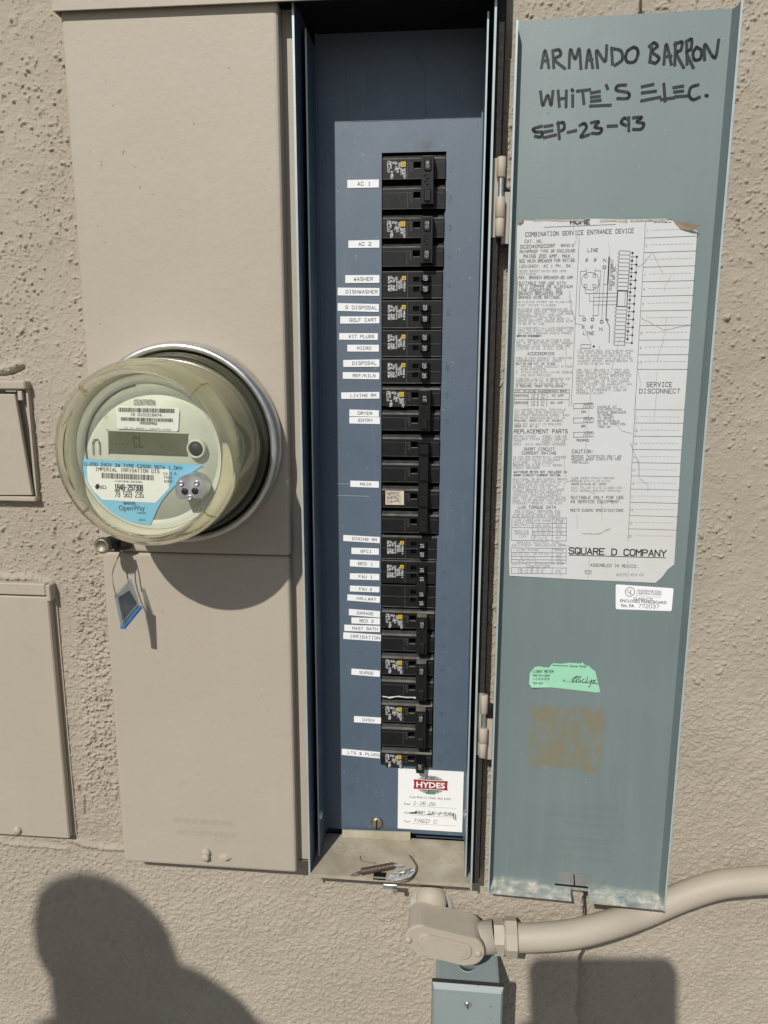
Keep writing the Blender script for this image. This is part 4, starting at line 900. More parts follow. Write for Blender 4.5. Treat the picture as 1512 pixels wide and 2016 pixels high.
# ------------------------------------------------------------------ breakers
MC = {}
GRP = 'circuit breakers in the panel'
LBLX = (.0048, .0215)
def rating_print(small=False, seed=1):
    key = ('print', small, seed)
    if key in MC: return MC[key]
    random.seed(seed); mb = MB(); h = .0135 if small else .0150
    x0, x1 = (.0052, .0225) if small else (.0042, .0215)
    mb.poly([(x0, 0, -h), (x1, 0, -h), (x1, 0, 0), (x0, 0, 0)]); mb.mat(1); fr = plane(0, .00012)
    W_ = x1 - x0
    if small: rows = [(.02, .02, .46, .10, 'HACR'), (.02, .62, .36, .10, 'LISTED'), (.15, .02, .40, .10, 'CU AL'), (.15, .56, .44, .09, '60/75C'), (.28, .10, .30, .09, 'SWD'), (.28, .62, .34, .10, 'HOMT'), (.45, .03, .95, .085, '120/240V 10000 AMP'), (.58, .30, .55, .08, 'TYPE HOMT'), (.69, .18, .62, .09, 'CIRCUIT'), (.86, .32, .66, .09, 'SQUARE D')]
    else: rows = [(.02, .02, .28, .11, 'CL'), (.02, .34, .28, .11, 'CU'), (.14, .02, .40, .10, 'AWG'), (.20, .56, .42, .12, '10KA'), (.31, .06, .12, .09, 'E'), (.42, .34, .22, .10, 'UL'), (.52, .40, .26, .10, 'HACR'), (.60, .12, .34, .09, 'TYPE'), (.70, .44, .42, .07, 'NO.'), (.78, .50, .28, .10, 'HOM'), (.88, .72, .28, .12, '120'), (.90, .46, .20, .08, 'LIST')]
    for fx, fz, fl, fh, t in rows:
        stext(mb, t, fr, x0 + fx * W_, -fz * h - .0003 * random.random(), fh * W_, fh * W_ * .26, width=fl * h, rot=-math.pi / 2)
    ci = Vector((x0 + .47 * W_, -.15 * h)); mb.ribbon([(ci.x + .0012 * math.cos(t), ci.y + .0012 * math.sin(t)) for t in [k * .63 for k in range(11)]], .0004, fr); mb.ribbon([(ci.x - .0007, ci.y - .0007), (ci.x + .0007, ci.y + .0007)], .0005, fr)
    mb.mat(2); q = .0036 if small else .0044; a = x1 - q - .0004; z0 = 0 if small else -.0010
    mb.poly([(a, -.00014, z0 - q), (a + q, -.00014, z0 - q), (a + q, -.00014, z0), (a, -.00014, z0)])
    mb.mat(0); mb.poly([(a + .0010, -.0002, z0 - q + .0010), (a + q - .0010, -.0002, z0 - q + .0010), (a + q - .0010, -.0002, z0 - .0010), (a + .0010, -.0002, z0 - .0010)])
    mb.mat(2); mb.poly([(a + .0014, -.00026, z0 - q + .0014), (a + q - .0014, -.00026, z0 - q + .0014), (a + q - .0014, -.00026, z0 - .0014), (a + .0014, -.00026, z0 - .0014)])
    me = bpy.data.meshes.new('rating_label'); mb.bm.to_mesh(me); mb.bm.free()
    for m in ('ink black', 'print white', 'print yellow'): me.materials.append(MATS[m])
    MC[key] = me; return me
def mesh_of(mb, key, mats):
    bmesh.ops.recalc_face_normals(mb.bm, faces=mb.bm.faces); me = bpy.data.meshes.new(key); mb.bm.to_mesh(me); mb.bm.free()
    for m in mats: me.materials.append(MATS[m])
    return me
BW = .0570
def pole_face(mb, z0, p, w):          # one pole: sloped sill on top, face plate, cavity, dark groove below
    fy, by = -.0026, .0048
    g = .0034
    zt = z0 - .0012; zs = z0 - .0052; zb = z0 - p + g
    hx0, hx1 = .0283, .0350; hz0, hz1 = zs - .0024, zs - .0086
    # sill (slopes back to the top)
    mb.mat(2); mb.hexa([(0, by, zb), (w, by, zb), (w, .0075, zb), (0, .0075, zb), (0, by, zt), (w, by, zt), (w, .0075, zt), (0, .0075, zt)])
    mb.mat(0)
    prof = [(0, hx0), (hx1 + .0, w)]
    for a0, a1 in ((0, hx0), (hx1, w)):
        mb.hexa([(a0, fy, zb), (a1, fy, zb), (a1, by, zb), (a0, by, zb), (a0, fy, zs), (a1, fy, zs), (a1, by, zs), (a0, by, zs)])
    mb.hexa([(hx0, fy, zb), (hx1, fy, zb), (hx1, by, zb), (hx0, by, zb), (hx0, fy, hz1), (hx1, fy, hz1), (hx1, by, hz1), (hx0, by, hz1)])
    mb.hexa([(hx0, fy, hz0), (hx1, fy, hz0), (hx1, by, hz0), (hx0, by, hz0), (hx0, fy, zs), (hx1, fy, zs), (hx1, by, zs), (hx0, by, zs)])
    zm, ym = zs + .38 * (zt - zs), fy + .38 * (by - .0022 - fy)  # slope split: pale lit lip painted below a darker band
    mb.mat(3); mb.hexa([(0, fy, zs), (w, fy, zs), (w, by, zs), (0, by, zs), (0, ym, zm), (w, ym, zm), (w, by, zm), (0, by, zm)])
    mb.mat(4); mb.hexa([(.0003, ym + .0003, zm), (w - .0003, ym + .0003, zm), (w - .0003, by - .0002, zm), (.0003, by - .0002, zm), (.0003, by - .0022, zt), (w - .0003, by - .0022, zt), (w - .0003, by - .0002, zt), (.0003, by - .0002, zt)])
    mb.mat(3); mb.box(hx0 + .0003, hx1 - .0002, fy - .0003, fy + .0012, hz1, hz1 + .0007); mb.mat(1); mb.box(w - .0100, w - .0004, fy - .00018, fy, zs - .0034, zs - .0031); mb.box(0, w, fy - .00016, fy, zb, zb + .0003)  # pale bar paints a sunlit, dusty lower lip in the cavity
    # thin raised frame lines on the face
    mb.mat(1)
    for z in (zs - .0030,): mb.box(.0003, hx0 - .001, fy - .00018, fy, z - .00025, z)
    mb.box(.0228, .0231, fy - .00018, fy, zb + .001, zs - .0032)
    stext(mb, 'OFF', plane(fy, .0002), .0249, zs - .0034, .0022, .00035, width=.0075, rot=-math.pi / 2)
def handle_mesh(n_tie, numbers, style):
    pass
def add_breaker(k0, k1, label, w, kind, nums, prnt=True):
    zt = ZK[k0] if k0 in ZK else -k0 * IN; zb = ZK[k1] if k1 in ZK else -k1 * IN
    root = thing('circuit_breaker', label, 'circuit breaker', (.0004, 0, zb), GRP); H = zt - zb
    n = {'single': 1, 'double': 2, 'main': 4, 'tandem': 1, 'quad': 2}[kind]; p = H / n
    def loc(z): return Vector((.0004, 0, zt + z))
    key = ('body', kind, round(H, 5), w)
    if key not in MC:
        mb = MB()
        if kind in ('single', 'double', 'main'):
            for i in range(n): pole_face(mb, -i * p, p, w)
        else:
            fy, by = -.0022, .0050; g = .0008
            m = 2 * n; hp = H / m
            mb.box(0, w, .0045, .0075, -H + g, -.0006)
            for i in range(m):
                z1 = -i * hp - (.0012 if i % 2 == 0 else .0001); z0 = -(i + 1) * hp + (g if i % 2 else .0002)
                hx0, hx1 = .0290, .0348; c = (z0 + z1) / 2 + (-.0012 if i % 2 == 0 else .0022)
                for a0, a1, b0, b1 in ((0, hx0, z0, z1), (hx1, w, z0, z1), (hx0, hx1, z0, c - .0022), (hx0, hx1, c + .0022, z1)):
                    if b1 > b0: mb.mat(0); mb.box(a0, a1, fy, by, b0, b1)
                mb.mat(1); mb.box(0, w, fy - .0002, fy, z1 - .0005, z1 - .0001); mb.box(.0235, .0238, fy - .0002, fy, z0 + .0005, z1 - .0012)
            mb.mat(3); mb.hexa([(0, fy, -.0012), (w, fy, -.0012), (w, by, -.0012), (0, by, -.0012), (0, by - .003, -.0003), (w, by - .003, -.0003), (w, by, -.0003), (0, by, -.0003)])
            mb.box(0, w, fy - .0003, fy, -H + g, -H + g + .0006)
        MC[key] = mesh_of(mb, 'breaker_body', ['breaker plastic', 'breaker plastic grey', 'dark gap', 'dusty lit sill', 'sill plastic'])
    link('breaker_body', MC[key], root, loc(0))
    fy = -.0026
    def numpl(x, z, s, y, dirn=-math.pi / 2):
        mb = MB(); stext(mb, s, plane(y, 0), x - .0012, z + .0026, .0026, .00055, width=.0048 if len(s) > 1 else .002, rot=dirn); return mb
    if prnt:
        sm = kind in ('tandem', 'quad')
        zz = -.0064 if not sm else -.0052
        o = link('rating_label', rating_print(sm, {'tandem': 1, 'quad': 2}.get(kind, 3 + k0 % 2)), root, loc(zz) + Vector((0, fy - .0002 if not sm else -.0026, 0)))
    if kind in ('double', 'single', 'main'):
        zs = [-(i * p) - .0052 for i in range(n)]
        key = ('handle', kind, round(p, 4))
        hx0, hx1 = .0362, .0468
        if kind == 'main': hx0, hx1 = .0368, .0462
        if key not in MC:
            mb = MB(); top = zs[0] - .0008; bot = zs[-1] - .0148
            if kind == 'single': bot = top - .0150
            if kind == 'main':
                mb.box(hx0 - .0006, hx1 - .0002, fy - .0075, fy - .0002, bot + .002, top - .001, .0006)
                for z in zs: mb.box(hx0, hx1, fy - .0112, fy - .0070, z - .0140, z - .0036, .0008); mb.box(hx0 + .0018, hx1 - .002, fy - .0115, fy - .0110, z - .0122, z - .0056)
                mb.box(hx0 - .0008, hx1, fy - .0100, fy - .0002, top - .0022, top, .0005)
            elif kind == 'double':
                mb.hexa([(hx0, fy - .0105, bot), (hx1, fy - .0105, bot), (hx1 + .0006, fy - .0002, bot - .001), (hx0 - .0006, fy - .0002, bot - .001), (hx0, fy - .0115, top), (hx1, fy - .0115, top), (hx1 + .0006, fy - .0002, top + .0008), (hx0 - .0006, fy - .0002, top + .0008)])
                for z in (zs[0], zs[1]): mb.box(hx0 + .0024, hx1 - .0020, fy - .0128, fy - .0100, z - .0130, z - .0028, .0006)
                for i in range(4): mb.box(hx0 + .0022 + (i % 2) * .0018, hx0 + .0046 + (i % 2) * .0018, fy - .0122, fy - .0105, zs[0] - .0168 - i * .0024, zs[0] - .0154 - i * .0024)
            else:
                mb.hexa([(hx0 + .0014, fy - .0105, bot), (hx1 - .001, fy - .0105, bot), (hx1, fy - .0002, bot - .001), (hx0, fy - .0002, bot - .001), (hx0 + .0014, fy - .0120, top - .003), (hx1 - .001, fy - .0120, top - .003), (hx1, fy - .0002, top), (hx0, fy - .0002, top)])
            mb.mat(1); mb.hexa([(hx0 + .0004, fy - .0105, top + .0003), (hx1 - .0004, fy - .0105, top + .0003), (hx1 - .0002, fy - .0010, top + .0011), (hx0 + .0002, fy - .0010, top + .0011), (hx0 + .0004, fy - .0105, top + .0007), (hx1 - .0004, fy - .0105, top + .0007), (hx1 - .0002, fy - .0010, top + .0015), (hx0 + .0002, fy - .0010, top + .0015)]) if kind == 'double' else None  # pale handle top: dust and sunlight both in the colour
            MC[key] = mesh_of(mb, 'handle', ['handle plastic', 'dusty lit sill'])
        h = link('handle', MC[key], root, loc(0))
        if nums:
            mb = MB()
            for i, s in enumerate(nums):
                if s: stext(mb, s, plane(fy - .0131 if kind == 'double' else fy - .0122, 0), hx0 + .0040, zs[i] - .0052, .0028, .0006, width=.0050, rot=-math.pi / 2)
            mb.build('handle_number', 'print grey', h, origin=(0, 0, 0), loc=loc(0))
    else:
        m = 2 * n; hp = H / m
        for i in range(m):
            c = -(i + .5) * hp + (-.0012 if i % 2 == 0 else .0022)
            key = ('toggle', kind)
            if key not in MC:
                mb = MB(); x0, x1 = .0360, .0440
                mb.hexa([(x0 + .001, fy - .0085, -.0022), (x1, fy - .0075, -.0022), (x1 + .0014, fy, -.0026), (x0, fy, -.0026), (x0 + .001, fy - .0085, .0020), (x1, fy - .0075, .0020), (x1 + .0014, fy, .0026), (x0, fy, .0026)])
                MC[key] = mesh_of(mb, 'handle', ['breaker plastic'])
            h = link('handle', MC[key], root, loc(c))
            mb = MB(); stext(mb, nums[i], lambda q: Vector((q[0], fy - .0086 + (q[0] - .037) * .14 - .00012, q[1])), .0392, c + .0020, .0030, .00062, width=.0042, rot=-math.pi / 2)
            mb.build('handle_number', 'print grey', h, origin=(0, 0, 0), loc=loc(0))
        if kind == 'quad':
            mb = MB(); mb.box(.0350, .0452, fy - .0070, fy - .0004, -H * .66, -H * .34, .0006); link('handle_tie', mesh_of(mb, 'handle_tie', ['handle plastic']), root, loc(0))
    return root
def zpx(y): return at(751, y, 0).z
ZK = {0: 0.0, 2: zpx(421), 4: zpx(533), 5: zpx(590), 6: zpx(648), 7: zpx(704), 8: zpx(756), 10: zpx(853), 14: zpx(1053), 15: zpx(1100), 17: zpx(1194), 19: zpx(1284), 21: zpx(1376), 23: zpx(1470), 24: zpx(1507)}
add_breaker(0, 2, 'black double breaker with tied handle marked 40 at the top beside the AC 1 strip', .0572, 'double', ['40', ''])
add_breaker(2, 4, 'black double breaker with both handles marked 50 beside the AC 2 strip', .0566, 'double', ['50', '50'])
for k, t in ((4, 'WASHER and DISHWASHER strips'), (5, 'G DISPOSAL and GOLF CART strips'), (6, 'KIT PLUGS and MICRO strips'), (7, 'DISPOSAL and REF/KILN strips')):
    add_breaker(k, k + 1, 'thin twin breaker with two 20 toggles beside ' + t, .0562, 'tandem', ['20', '20'])
add_breaker(8, 10, 'black double breaker with tied handle marked 15 beside the LIVING RM strip', .0558, 'double', ['15', ''])
add_breaker(10, 14, 'tall four pole black main breaker with long tie bar and beige sticker beside MAIN strip', .0560, 'main', None, False)
add_breaker(14, 15, 'thin black twin breaker with toggles marked 15 and 20 beside the GFCI strip', .0545, 'tandem', ['15', '20'])
add_breaker(15, 17, 'black quad breaker with four small 15 toggles beside the BED 1 and FAU strips', .0540, 'quad', ['15', '15', '15', '15'])
add_breaker(17, 19, 'black double breaker marked 50 beside the GARAGE and IRRIGATION strips', .0537, 'double', ['50', ''])
add_breaker(19, 21, 'black double breaker marked 50 beside the SURGE strip', .0535, 'double', ['50', ''])
add_breaker(21, 23, 'black double breaker marked 50 beside the OVEN strip', .0532, 'double', ['50', ''])
add_breaker(23, 24, 'single black breaker marked 20 at the bottom above the service card', .0532, 'single', ['20'])
# beige sticker on the main breaker
main = [o for o in bpy.data.objects if o.get('label', '').startswith('tall four pole')][0]
a = at(759, 966, -.003); b = at(795, 994, -.003); mb = MB(); mb.prism([(a.x, b.z), (b.x, b.z), (b.x, a.z), (a.x, a.z)], -.0032, -.0027); mb.mat(1)
for i, s in enumerate(('LOAD TERM CU-AL', 'TORQUE 250 LB IN', 'WIRE RANGE AWG 4', '300 KCMIL 75C', 'MAIN BREAKER', 'DO NOT REMOVE', 'LISTED')):
    stext(mb, s, plane(-.0033, 0), a.x + .0012 + i * .0021, a.z - .001, .0015, .00028, width=(a.z - b.z) * random.uniform(.7, .88), rot=-math.pi / 2)
mb.build('rating_label', ['beige sticker', 'ink grey'], main, origin=None)
# flanking filler: a strip of sheet closing the window where narrower breakers stop short of the opening
mb = MB()
for k0, k1, w_ in ((0, 2, .0578), (2, 4, .0572), (4, 8, .0568), (8, 14, .0565), (14, 24, .0545)):
    mb.box(w_ + .0003, RX, .0002, .0011, -k1 * IN, -k0 * IN)
mb.build('window_flange', 'blue grey enamel', dead)
# scrap of white paper caught between two breakers
mb = MB(); pts = [(753, 1371), (765, 1373), (775, 1372), (785, 1371), (800, 1373), (815, 1373), (828, 1375), (840, 1375)]
for (x0, y0), (x1, y1) in zip(pts, pts[1:]):
    t0 = 2.2 if 756 < x0 < 770 or x0 > 805 else 1.2
    mb.poly([at(x0, y0 + t0, -.0028), at(x1, y1 + t0 * .8, -.0028), at(x1, y1 - 1.2, -.0034), at(x0, y0 - 1.2, -.0034)])
props(mb.build('paper_scrap', 'label white'), 'sliver of white paper wedged between the SURGE and OVEN breakers', 'paper')

# ------------------------------------------------------------------ electric meter
MC_ = Vector((-.1722, F - .0022, -.2584)); YB = MC_.y
meter = thing('electric_meter', 'round glass electricity meter with blue nameplate on the tan cover', 'electric meter', tuple(MC_))
mb = MB(); mb.lathe([(.0800, .0), (.0893, .0), (.0900, .003), (.0898, .012), (.0885, .0175), (.0860, .0200), (.0832, .0190), (.0820, .0150), (.0815, .002)], MC_, 96)
ring = mb.build('sealing_ring', 'ring zinc', meter)
mb = MB(); mb.lathe([(.0812, .004), (.0815, .013), (.0800, .0155), (.0770, .0160), (0, .0160)], MC_, 72); mb.build('meter_base', 'black rubber', meter)
mb = MB(); mb.lathe([(.0735, .018), (.0732, .060), (.0726, .0825), (.0705, .0842), (.0650, .0830), (.0628, .0800)], MC_, 72)
mb.mat(1); mb.lathe([(.0625, .0800), (.0600, .0795), (.0555, .0795), (.0545, .0770), (0, .0770)], MC_, 72)
body = mb.build('meter_module', ['meter body', 'meter face'], meter)
mb = MB(); mb.lathe([(.0805, .0160), (.0805, .0205), (.0790, .0220), (.0780, .0225), (.0772, .0300), (.0756, .0700), (.0750, .0825)], MC_, 96)
mb.mat(2); mb.lathe([(.0750, .0825), (.0746, .0880), (.0733, .0935), (.0703, .0980), (.0665, .0995), (.0640, .0990), (.0634, .0975), (.0645, .0960), (.0680, .0945), (.0708, .0905), (.0724, .0825), (.0750, .0825)], MC_, 128)
mb.mat(1); mb.lathe([(.0634, .0975), (.0600, .0962), (.0, .0955)], MC_, 72)
glass = mb.build('glass_cover', ['yellowed clear cover', 'clear front', 'clear rim'], meter)
for ang in (48, 132, 222, 318):
    mb = MB()
    t = math.radians(ang); u = Vector((math.cos(t), 0, math.sin(t))); v = Vector((-math.sin(t), 0, math.cos(t)))
    for r0, h0, r1, h1 in ((.0615, .0990, .0690, .0983), (.0690, .0985, .0738, .0905), (.0738, .0905, .0750, .0800)):
        a = MC_ + u * r0 + Vector((0, -h0 - .0003, 0)); b = MC_ + u * r1 + Vector((0, -h1 - .0003, 0))
        if r0 > .0735 and ang not in (48,): continue
        mb.hexa([a - v * .0009, a + v * .0009, b + v * .0009, b - v * .0009, a - v * .0007 - Vector((0, .0009, 0)), a + v * .0007 - Vector((0, .0009, 0)), b + v * .0007 - Vector((0, .0009, 0)), b - v * .0007 - Vector((0, .0009, 0))])
    mb.build('moulded_rib', 'yellowed clear cover', glass)
YF = YB - .0797                      # nameplate level
def mz(x, y, Y=YF): q = at(90 + x / 3.024, 660 + y / 3.024, Y); return Vector((q.x, q.z))
def mpoly(mb, pts, e): mb.poly([plane(YF, e)(mz(*q)) for q in pts])
def mtext(mb, s, x, y, x1, h, e=.0007, y1=None, wk=.14, fn='s'):
    a = mz(x, y); b = mz(x1, y if y1 is None else y1); t = mz(x, y - h); L = b - a
    if fn == 's': stext(mb, s, plane(YF, e), a.x, a.y, (t - a).length, (t - a).length * wk, width=L.length, rot=math.atan2(L.y, L.x))
    else: btext(mb, s, plane(YF, e), a.x, a.y, (t - a).length, L.length, rot=math.atan2(L.y, L.x))
def barcode(mb, x0, y0, x1, y1, dy, e=.0007, n=34):
    random.seed(int(x0 * 7 + y0)); x = x0
    while x < x1:
        wv = random.choice((2.5, 2.5, 4, 6)); t = (x - x0) / (x1 - x0) * dy; mb.poly([plane(YF, e)(mz(*q)) for q in ((x, y0 + t), (x + wv, y0 + t), (x + wv, y1 + t), (x, y1 + t))]); x += wv + random.choice((2.5, 4, 5))
# faceplate disc, slightly raised
mb = MB()
mb.lathe([(.0560, .0768), (.0548, .0790), (.0, .0790)], MC_, 72)
fp = mb.build('faceplate', 'meter face', meter)
mb = MB(); mb.lathe([(.0552, .0793), (.0545, .0795), (.0538, .0793)], MC_, 48, a0=math.radians(100), a1=math.radians(190)); mb.build('faceplate_shadow_arc', 'breaker plastic grey', fp)  # dark arc painted for the rim's shadow on the faceplate
mb = MB(); mpoly(mb, [(432, 418), (785, 432), (797, 445), (790, 565), (780, 573), (432, 556), (425, 545), (418, 430)], .0004)
mb.mat(1); barcode(mb, 436, 430, 770, 455, 8); barcode(mb, 450, 487, 762, 508, 9); mtext(mb, '16 0101218474', 508, 478, 690, 16, y1=484); mtext(mb, '000200PR60', 565, 528, 664, 14, y1=533); mtext(mb, 'FCC ID: SK9AMI 1 INDUSTRY CANADA', 470, 555, 748, 8, y1=566)
props(mb.build('serial_sticker', ['meter sticker white', 'ink faded'], meter), 'small white barcode sticker above the display')
mb = MB(); mpoly(mb, [(214, 735), (400, 745), (700, 760), (940, 772), (905, 795), (850, 828), (800, 868), (760, 905), (715, 955), (690, 988), (665, 1035), (645, 1082), (625, 1128), (560, 1122), (500, 1108), (440, 1082), (390, 1050), (330, 995), (280, 930), (245, 865), (225, 805)], .0003)
mb.mat(1); mpoly(mb, [(247, 776), (735, 797), (735, 912), (655, 998), (338, 978), (285, 925), (252, 865)], .0005)
mb.mat(2); mtext(mb, 'CL200 240V 3W TYPE C2SOD 30TA 1.0KH', 232, 774, 812, 19, y1=800); mtext(mb, 'CA 0.5', 705, 830, 778, 14); mtext(mb, 'FM2S', 708, 853, 755, 14); mtext(mb, '60HZ', 708, 876, 755, 14)
mtext(mb, '88402599', 466, 1006, 534, 13); mtext(mb, 'OpenWay', 438, 1042, 592, 32, fn='b'); mtext(mb, 'by', 545, 1058, 556, 9, fn='b'); mtext(mb, 'Itron', 558, 1062, 598, 13, fn='b'); mtext(mb, '02/10', 558, 1103, 594, 10)
mb.mat(3); mtext(mb, 'IMPERIAL IRRIGATION DIS', 300, 806, 678, 20, y1=820); barcode(mb, 336, 818, 646, 850, 14); mtext(mb, '*1HF1B4B-297308*', 414, 872, 578, 9, y1=878)
mtext(mb, '1B4B-297308', 415, 920, 580, 32, y1=924, wk=.16); mtext(mb, '78 569 235', 415, 960, 584, 34, y1=966, wk=.11); mtext(mb, 'IID', 325, 915, 365, 22, fn='b')
mpoly(mb, [(296, 898), (305, 885), (318, 884), (322, 905), (312, 918), (300, 912)], .0007)
props(mb.build('nameplate', ['meter sticker blue', 'meter sticker white', 'blue ink', 'ink black'], meter), 'light blue and white utility nameplate')
mb = MB(); a, b, c, d = mz(370, 565), mz(845, 582), mz(843, 718), mz(372, 700)
mb.poly([plane(YF, .0003)(q) for q in (a, b, c, d)]); mb.mat(1)
for s, x, x1 in (('----', 395, 470), ('CL', 528, 585), ('- - -', 480, 610), ('.', 680, 690)): mtext(mb, s, x, 665, x1, 58 if s == 'CL' else 36, .0005, wk=.10)
mb.mat(2)
for q in ((a, b), (a, d)): mb.ribbon([q[0], q[1]], .0012, plane(YF, .0006))
mb.build('display', ['lcd', 'lcd segment', 'meter face'], meter)
mb = MB(); mb.mat(0)
for st in ([(283, 708), (281, 640), (290, 622), (308, 620), (320, 640), (322, 706)],): mb.ribbon([mz(*q) for q in st], .0012, plane(YF, .0003))
mb.build('moulded_arch', 'ink grey', fp); mb = MB(); mtext(mb, 'CENTRON', 528, 412, 648, 28, .0003); mb.build('moulded_lettering', 'ink grey', fp)
q = at(386, 884, YF - .004); bc = Vector((q.x, YF, q.z)); mb = MB(); mb.lathe([(.0078, 0), (.0078, .004), (.0070, .0055), (.0060, .0052), (.0056, .004)], bc, 32); btn = mb.build('reset_button', 'meter face', meter)
mb = MB(); mb.lathe([(.0052, .0), (.0052, .0052), (.0046, .006), (0, .0062)], bc, 28); mb.build('button_cap', 'black rubber', btn)
# optical port: metal disc with a flat lower edge
YO = YB - .0965; q = at(374, 964, YO); oc = Vector((q.x, 0, q.z)); R_ = .0120; pts = []
for i in range(41):
    t = math.radians(-38 + i * (256 / 40)); pts.append((oc.x + R_ * math.cos(t), oc.z + R_ * math.sin(t)))
mb = MB(); mb.prism(pts, YO, YO + .0180, .0006); op = mb.build('optical_port', 'aluminium', meter)
for dx, dz, r_, m, n in ((-.0068, .0048, .0023, 'bare zinc', 'screw'), (.0058, .0052, .0023, 'bare zinc', 'screw'), (-.0002, -.0062, .0021, 'bare zinc', 'screw'), (-.0043, -.0014, .0028, 'black rubber', 'lens'), (.0040, -.0010, .0028, 'black rubber', 'lens')):
    mb = MB(); c = Vector((oc.x + dx, YO - .0002, oc.z + dz))
    if n == 'screw': mb.lathe([(r_, 0), (r_, .0005), (r_ * .8, .0009), (r_ * .45, .0009), (r_ * .4, .0002), (0, .0002)], c, 18)
    else: mb.lathe([(r_, .0), (r_ * .9, .0003), (0, .0001)], c, 18)
    mb.build(n, m, op)
# barrel lock on the ring
lc = at(199, 1075, YB - .030); mb = MB(); ax = Vector((-.12, -1, .04)).normalized(); lb = Vector(lc) - ax * .024
mb.lathe([(.0, 0), (.0062, 0), (.0064, .018), (.0, .019)], lb, 20, ax); lock = mb.build('barrel_lock', 'black rubber', meter)
mb = MB()
n = 22
for k in range(n):
    t = 2 * math.pi * k / n; u = ax.orthogonal().normalized(); v = ax.cross(u); d = u * math.cos(t) + v * math.sin(t); e = ax.cross(d)
    a = lb + ax * .0185 + d * .0058; mb.hexa([a - e * .0005, a + e * .0005, a + e * .0005 + d * .0016, a - e * .0005 + d * .0016] + [x + ax * .005 for x in (a - e * .0005, a + e * .0005, a + e * .0005 + d * .0016, a - e * .0005 + d * .0016)])
mb.lathe([(.0060, .0185), (.0062, .0235), (.0048, .0240), (.0046, .0228), (0, .0228)], lb, 24, ax)
mb.build('knurled_cap', 'aged brass', lock)
mb = MB(); c0 = at(225, 1085, YB - .012); mb.tube([lb, lb + (Vector(c0) - lb) * .6 + Vector((0, .004, 0)), Vector(c0) + Vector((.012, .008, .006))], [.0062, .006, .005], 12); mb.build('lock_tab', 'black rubber', lock)

# ------------------------------------------------------------------ seal tag on wire
tag = thing('seal_tag', 'clear and blue plastic seal tag hanging on a wire loop below the meter', 'seal tag', tuple(at(250, 1235, YB - .02)))
Yf, Yr = YB - .036, YB - .014
ft, fb, rb, rt = at(228, 1173, Yf), at(241, 1236, Yf), at(275, 1195, Yr), at(256, 1139, Yr)
tn = (rb - fb).cross(ft - fb).normalized() * .0014
mb = MB(); mb.hexa([ft - tn, fb - tn, rb - tn, rt - tn, ft + tn, fb + tn, rb + tn, rt + tn])
mb.build('tag_body', 'tag plastic', tag)
mb = MB(); l = lambda a, b, t: a + (b - a) * t
q = [l(ft, fb, .04), l(fb, ft, .10), l(rb, rt, .10), l(l(rt, rb, .28), ft, .18), l(l(ft, rt, .35), fb, .12)]
q = [l(x, (ft + fb + rb + rt) / 4, .16) for x in q]
mb.poly([x - tn * .4 for x in q]); mb.poly([x + tn * .4 for x in q]); mb.build('tag_insert', 'tag dark', tag)
mb = MB(); a, b = fb, rb; dn = (fb - ft).normalized() * .0014; t2 = tn * 2.0
mb.hexa([a - t2 + dn, b - t2 + dn, b + t2 + dn, a + t2 + dn, a - t2 - dn, b - t2 - dn, b + t2 - dn, a + t2 - dn]); mb.build('tag_foot', 'tag blue', tag)
mb = MB(); mb.hexa([l(ft, fb, .0) - tn * 1.6, l(ft, fb, 1) - tn * 1.6, l(ft, fb, 1) + tn * 1.6, l(ft, fb, 0) + tn * 1.6] + [x + (rt - ft) * .10 for x in (l(ft, fb, .0) - tn * 1.6, l(ft, fb, 1) - tn * 1.6, l(ft, fb, 1) + tn * 1.6, l(ft, fb, 0) + tn * 1.6)]); mb.build('tag_post', 'tag plastic', tag)
mb = MB(); w0 = at(240, 1082, YB - .014)
def arc(P): return smoothp([tuple(p) for p in P])
mb.tube(arc([w0, at(226, 1112, YB - .022), at(221, 1138, YB - .030), at(229, 1176, Yf)]), .0006, 6); mb.tube(arc([w0, at(247, 1110, YB - .014), at(250, 1130, YB - .014), at(253, 1146, Yr)]), .0006, 6)
mb.build('wire_loop', 'wire', tag)

# ------------------------------------------------------------------ loose bits on the tray
sp0, sp1 = atz(711, 1716, TZ + .004), atz(775, 1704, TZ + .004); ax = (sp1 - sp0); L = ax.length; ax.normalize(); u = Vector((0, 0, 1)); v = ax.cross(u).normalized(); u = v.cross(ax)
mb = MB(); turns = 24; pts = []
for i in range(turns * 10 + 1):
    t = i / (turns * 10); pts.append(sp0 + ax * L * t + (u * math.cos(t * turns * 2 * math.pi) + v * math.sin(t * turns * 2 * math.pi)) * .0030)
spring = thing('coil_spring', 'rusty coil spring with flattened hook ends lying on the bottom tray', 'spring', tuple(sp0))
mb.tube(pts, .00062, 5); mb.build('coil', 'rusty spring steel', spring)
for a, dirn in ((sp0, -1), (sp1, 1)):
    mb = MB(); q = [a, a + ax * dirn * .004 + u * -.0015, a + ax * dirn * .008 + u * -.002, a + ax * dirn * .011 + u * -.0028]
    for p0, p1, w0_, w1_ in ((q[0], q[1], .0008, .0018), (q[1], q[2], .0018, .0016), (q[2], q[3], .0016, .0004)):
        mb.hexa([p0 - v * w0_, p1 - v * w1_, p1 + v * w1_, p0 + v * w0_] + [x + u * .0007 for x in (p0 - v * w0_, p1 - v * w1_, p1 + v * w1_, p0 + v * w0_)])
    mb.build('hook_end', 'bare zinc', spring)
foil = thing('wire_seal', 'crumpled metal seal with a bent wire lying on the bottom tray', 'seal', tuple(atz(790, 1725, TZ)))
random.seed(9); mb = MB(); c = atz(790, 1722, TZ + .003); o_ = [(762, 1731), (768, 1722), (780, 1716), (798, 1713), (815, 1709), (818, 1716), (808, 1727), (790, 1733), (772, 1735)]
